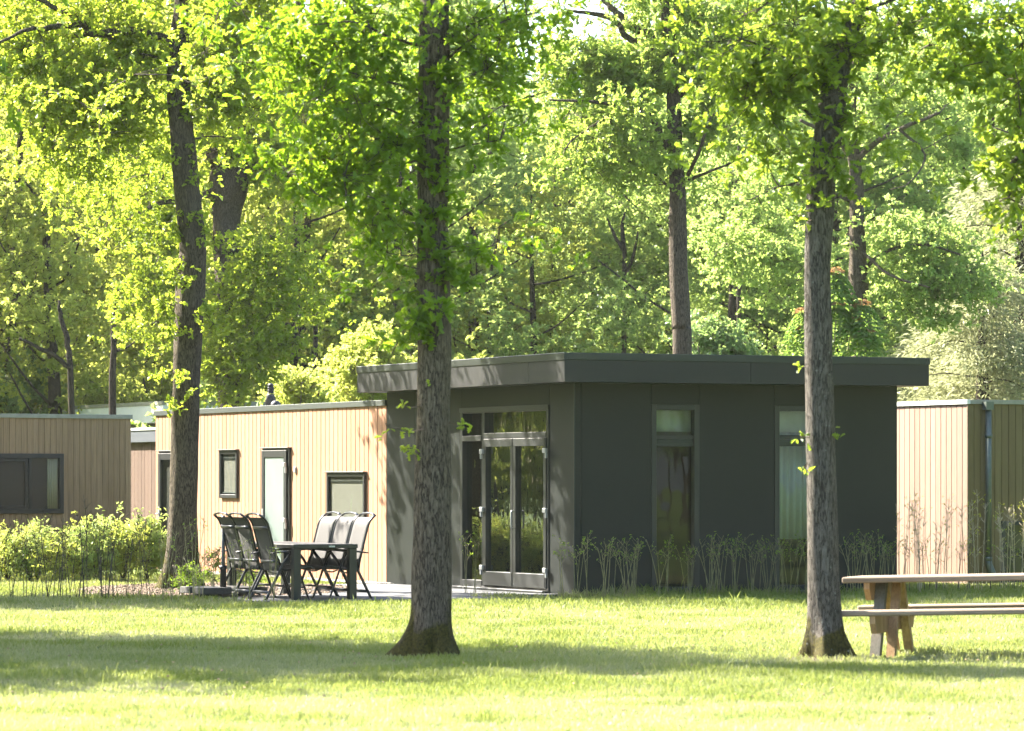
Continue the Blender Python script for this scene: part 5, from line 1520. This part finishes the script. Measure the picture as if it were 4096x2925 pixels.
vb_ = [sapling(1.38, 3, M['stem_pale'], M['sapling_yellow'], 34, .18, False, 6, 22), sapling(1.32, 3, M['stem_pale'], M['sapling_yellow'], 14, .12, False, 7, 24), sapling(1.42, 4, M['stem_pale'], M['sapling_yellow'], 60, .2, False, 8, 20), sapling(1.2, 2, M['stem_pale'], M['sapling_leaf'], 20, .1, False, 9, 22)]
sp_ = []
for px in (3612, 3665, 3690, 3745, 3790, 3850, 3905, 3985, 4025, 4060, 4092, 4125):
    q = C0 + U * u_at(px, -.6) + V * (-.6 + rs.uniform(-.1, .1)); sp_.append((q.x, q.y, rs.uniform(.92, 1.03)))
row(vb_, sp_, 'tall twiggy yellow-leaved sapling, %s from the dark lodge before the beige lodge', 'tall saplings before the beige lodge')
sp_ = []
vc_ = [sapling(.78, 3, M['stem_dark'], M['sapling_leaf'], 20, .12, True, 10), sapling(.7, 2, M['stem_dark'], M['sapling_leaf'], 14, .1, True, 11)]
for px in (3630, 3700, 3730, 3830, 3880, 3960, 4040):
    q = C0 + U * u_at(px, -.8) + V * -.8; sp_.append((q.x, q.y, rs.uniform(.9, 1.05)))
row(vc_, sp_, 'short dark-stemmed sapling, %s from the dark lodge before the beige lodge', 'short saplings before the beige lodge')
ve = [sapling(1.0, 3, M['stem_dark'], M['sapling_leaf'], 14, .22, True, 21, 9), sapling(.9, 4, M['stem_dark'], M['sapling_leaf'], 8, .3, True, 22, 9), sapling(1.15, 2, M['stem_dark'], M['sapling_leaf'], 4, .16, True, 23, 8), sapling(1.25, 2, M['stem_dark'], M['sapling_leaf'], 4, .25, True, 24, 10)]
sp_ = []
for px in (8, 60, 100, 140, 175, 205, 240, 268, 292, 310, 340, 362, 395, 425, 452, 470, 505, 540, 560, 600):
    sp_.append((at_px(px, 50.4), 50.4 + rs.uniform(-.4, .4), rs.uniform(.85, 1.1)))
row(ve, sp_, 'thin dark sapling, %s from the left edge in the row before the bushes', 'dark saplings at the left')
vf = [sapling(1.0, 4, M['stem_green'], M['sapling_leaf'], 20, .18, True, 31, 7), sapling(.85, 3, M['stem_green'], M['sapling_leaf'], 16, .2, True, 32, 7)]
sp_ = [(at_px(px, 49.0), 49.0 + rs.uniform(-.2, .2), s) for px, s in ((655, .9), (700, 1.05), (770, 1.1), (800, .9), (940, .85), (1000, .9), (1095, .75))]
row(vf, sp_, 'thin green-stemmed sapling, %s from the left at the terrace edge by the left oak', 'green saplings at the terrace edge')

# ------------------------------------------------------------------ grass
def local_uv(x, y):
    dx, dy = x - C0.x, y - C0.y
    return dx * .9073 + dy * .4206, -dx * .4206 + dy * .9073
def grass(name, y0, y1, dens, hscale, wid, margin):
    area = (y1 - y0) * ((y0 + y1) * 2048 / F + 2 * margin)
    n = int(area * dens)
    y = RNG.random(n) * (y1 - y0) + y0
    hw2 = 2048 / F * ((y0 + y1) / 2) + margin
    x = (RNG.random(n) * 2 - 1) * hw2
    # tufts
    k = RNG.random(n) < .6
    tx = vnoise(x, y, .12, 3); keep = tx > .32 * RNG.random(n)
    x, y = x[keep], y[keep]
    lu, lv = local_uv(x, y)
    ok = ~((lu > -.02) & (lu < 5.0) & (lv > -.02) & (lv < 17))
    ok &= ~((lu > TU0 + .03) & (lu < .05) & (lv > TV0 + .03) & (lv < 7) & ~((lu > -1.5) & (lv < .2)) & ~((lv > 2.6) & (lu < -3.0)))
    ok &= ~((lu > -.4) & (lu < .0) & (lv > 5))
    md = ((x - TLB.x - .55) / 2.0) ** 2 + ((y - TLB.y + .6) / 3.4) ** 2
    ok &= md > .8 + .3 * RNG.random(len(x))
    for (tx_, ty_, tr_) in ((1712, 34.2, .30), (3305, 33.75, .30)):
        ok &= (x - at_px(tx_, ty_)) ** 2 + (y - ty_) ** 2 > tr_ ** 2
    kx, ky = x - KR.x, y - KR.y
    ku, kv = kx * .9073 + ky * .4206, -kx * .4206 + ky * .9073
    ok &= ~((ku > 0) & (kv > 0) & (ku < 6))
    x, y, lu, lv = x[ok], y[ok], lu[ok], lv[ok]
    n = len(x)
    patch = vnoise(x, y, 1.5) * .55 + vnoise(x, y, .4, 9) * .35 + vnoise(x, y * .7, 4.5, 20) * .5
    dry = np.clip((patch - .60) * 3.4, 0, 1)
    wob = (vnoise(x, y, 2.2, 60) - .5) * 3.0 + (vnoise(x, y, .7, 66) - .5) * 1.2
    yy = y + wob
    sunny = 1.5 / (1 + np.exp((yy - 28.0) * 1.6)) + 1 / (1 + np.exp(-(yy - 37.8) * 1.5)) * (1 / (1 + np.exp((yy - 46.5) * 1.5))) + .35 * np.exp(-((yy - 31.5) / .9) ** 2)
    dry = np.clip(dry * .45 + sunny * np.clip(-.15 + 1.3 * vnoise(x, y, .55, 71) + .5 * (vnoise(x, y, .16, 75) - .5), 0, 1), 0, 1)  # dry patches, plus the sunlit strips of lawn painted in as paler blades
    tall = np.clip(vnoise(x, y, .5, 40) * 1.3 - .25, 0, 1)
    # longer grass hugging walls, trunks and table feet
    edge = np.exp(-np.clip(-lv, 0, 9) * 1.6) * ((lu > -.3) & (lu < 9)) * (lv < 0)
    h = hscale * (.35 + .75 * RNG.random(n)) * (.65 + .9 * tall) * (1 + 1.0 * edge) * (1 - .35 * dry)
    long_ = RNG.random(n) < .012
    h[long_] *= 1.9
    nearT = (lu > TU0 - .8) & (lu < .2) & (lv < TV0 + .1) & (lv > TV0 - 1.0)
    h[nearT] *= .62
    a = RNG.random(n) * 6.28; lean = h * (.15 + .75 * RNG.random(n) ** 1.4)
    fa = RNG.normal(size=n) * .9
    cx, sx = np.cos(fa), np.sin(fa)
    w = wid * (.6 + .8 * RNG.random(n))
    p0 = np.stack([x, y, np.full(n, -.002)], 1)
    mx = x + np.cos(a) * lean * .35; my = y + np.sin(a) * lean * .35; mz = h * .58
    pl = np.stack([mx - cx * w, my - sx * w, mz], 1); pr = np.stack([mx + cx * w, my + sx * w, mz], 1)
    tip = np.stack([x + np.cos(a) * lean, y + np.sin(a) * lean, h], 1)
    v = np.stack([p0, pl, tip, pr], 1).reshape(-1, 3)
    b = (np.arange(n) * 4)[:, None]
    f = np.concatenate([b + np.array([[0, 3, 1]]), b + np.array([[1, 3, 2]])])
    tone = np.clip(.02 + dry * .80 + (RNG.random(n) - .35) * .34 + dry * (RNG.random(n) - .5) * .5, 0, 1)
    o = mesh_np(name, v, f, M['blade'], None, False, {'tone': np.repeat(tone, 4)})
    return o, n
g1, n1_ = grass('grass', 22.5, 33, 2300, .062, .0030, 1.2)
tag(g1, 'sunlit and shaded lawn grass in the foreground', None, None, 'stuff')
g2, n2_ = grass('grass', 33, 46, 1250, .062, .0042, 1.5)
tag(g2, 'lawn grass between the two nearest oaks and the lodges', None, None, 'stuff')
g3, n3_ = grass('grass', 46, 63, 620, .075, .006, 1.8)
tag(g3, 'longer grass along the lodges and bushes', None, None, 'stuff')
print('GRASS', n1_, n2_, n3_)
tris = 0; seen = set()
for o in S.objects:
    if o.type == 'MESH' and o.data.name not in seen:
        seen.add(o.data.name); tris += sum(max(0, p.loop_total - 2) for p in o.data.polygons) if len(o.data.polygons) < 5000 else len(o.data.loops) - 2 * len(o.data.polygons)
print('TRIS', tris, 'OBJECTS', len(S.objects))

# ------------------------------------------------------------------ light summer haze between the trees
hm = bpy.data.materials.new('haze'); hm.use_nodes = True
hn = hm.node_tree; hn.nodes.remove(hn.nodes['Principled BSDF'])
pv = hn.nodes.new('ShaderNodeVolumePrincipled'); pv.inputs['Density'].default_value = .00010; pv.inputs['Color'].default_value = (.97, 1.0, .84, 1); pv.inputs['Anisotropy'].default_value = .3
hn.links.new(pv.outputs[0], hn.nodes['Material Output'].inputs['Volume'])
hz = MB().box(-130, 130, -80, 190, -1.2, 24).build('haze', hm)
tag(hz, 'thin pale summer haze between the trees', None, None, 'stuff')
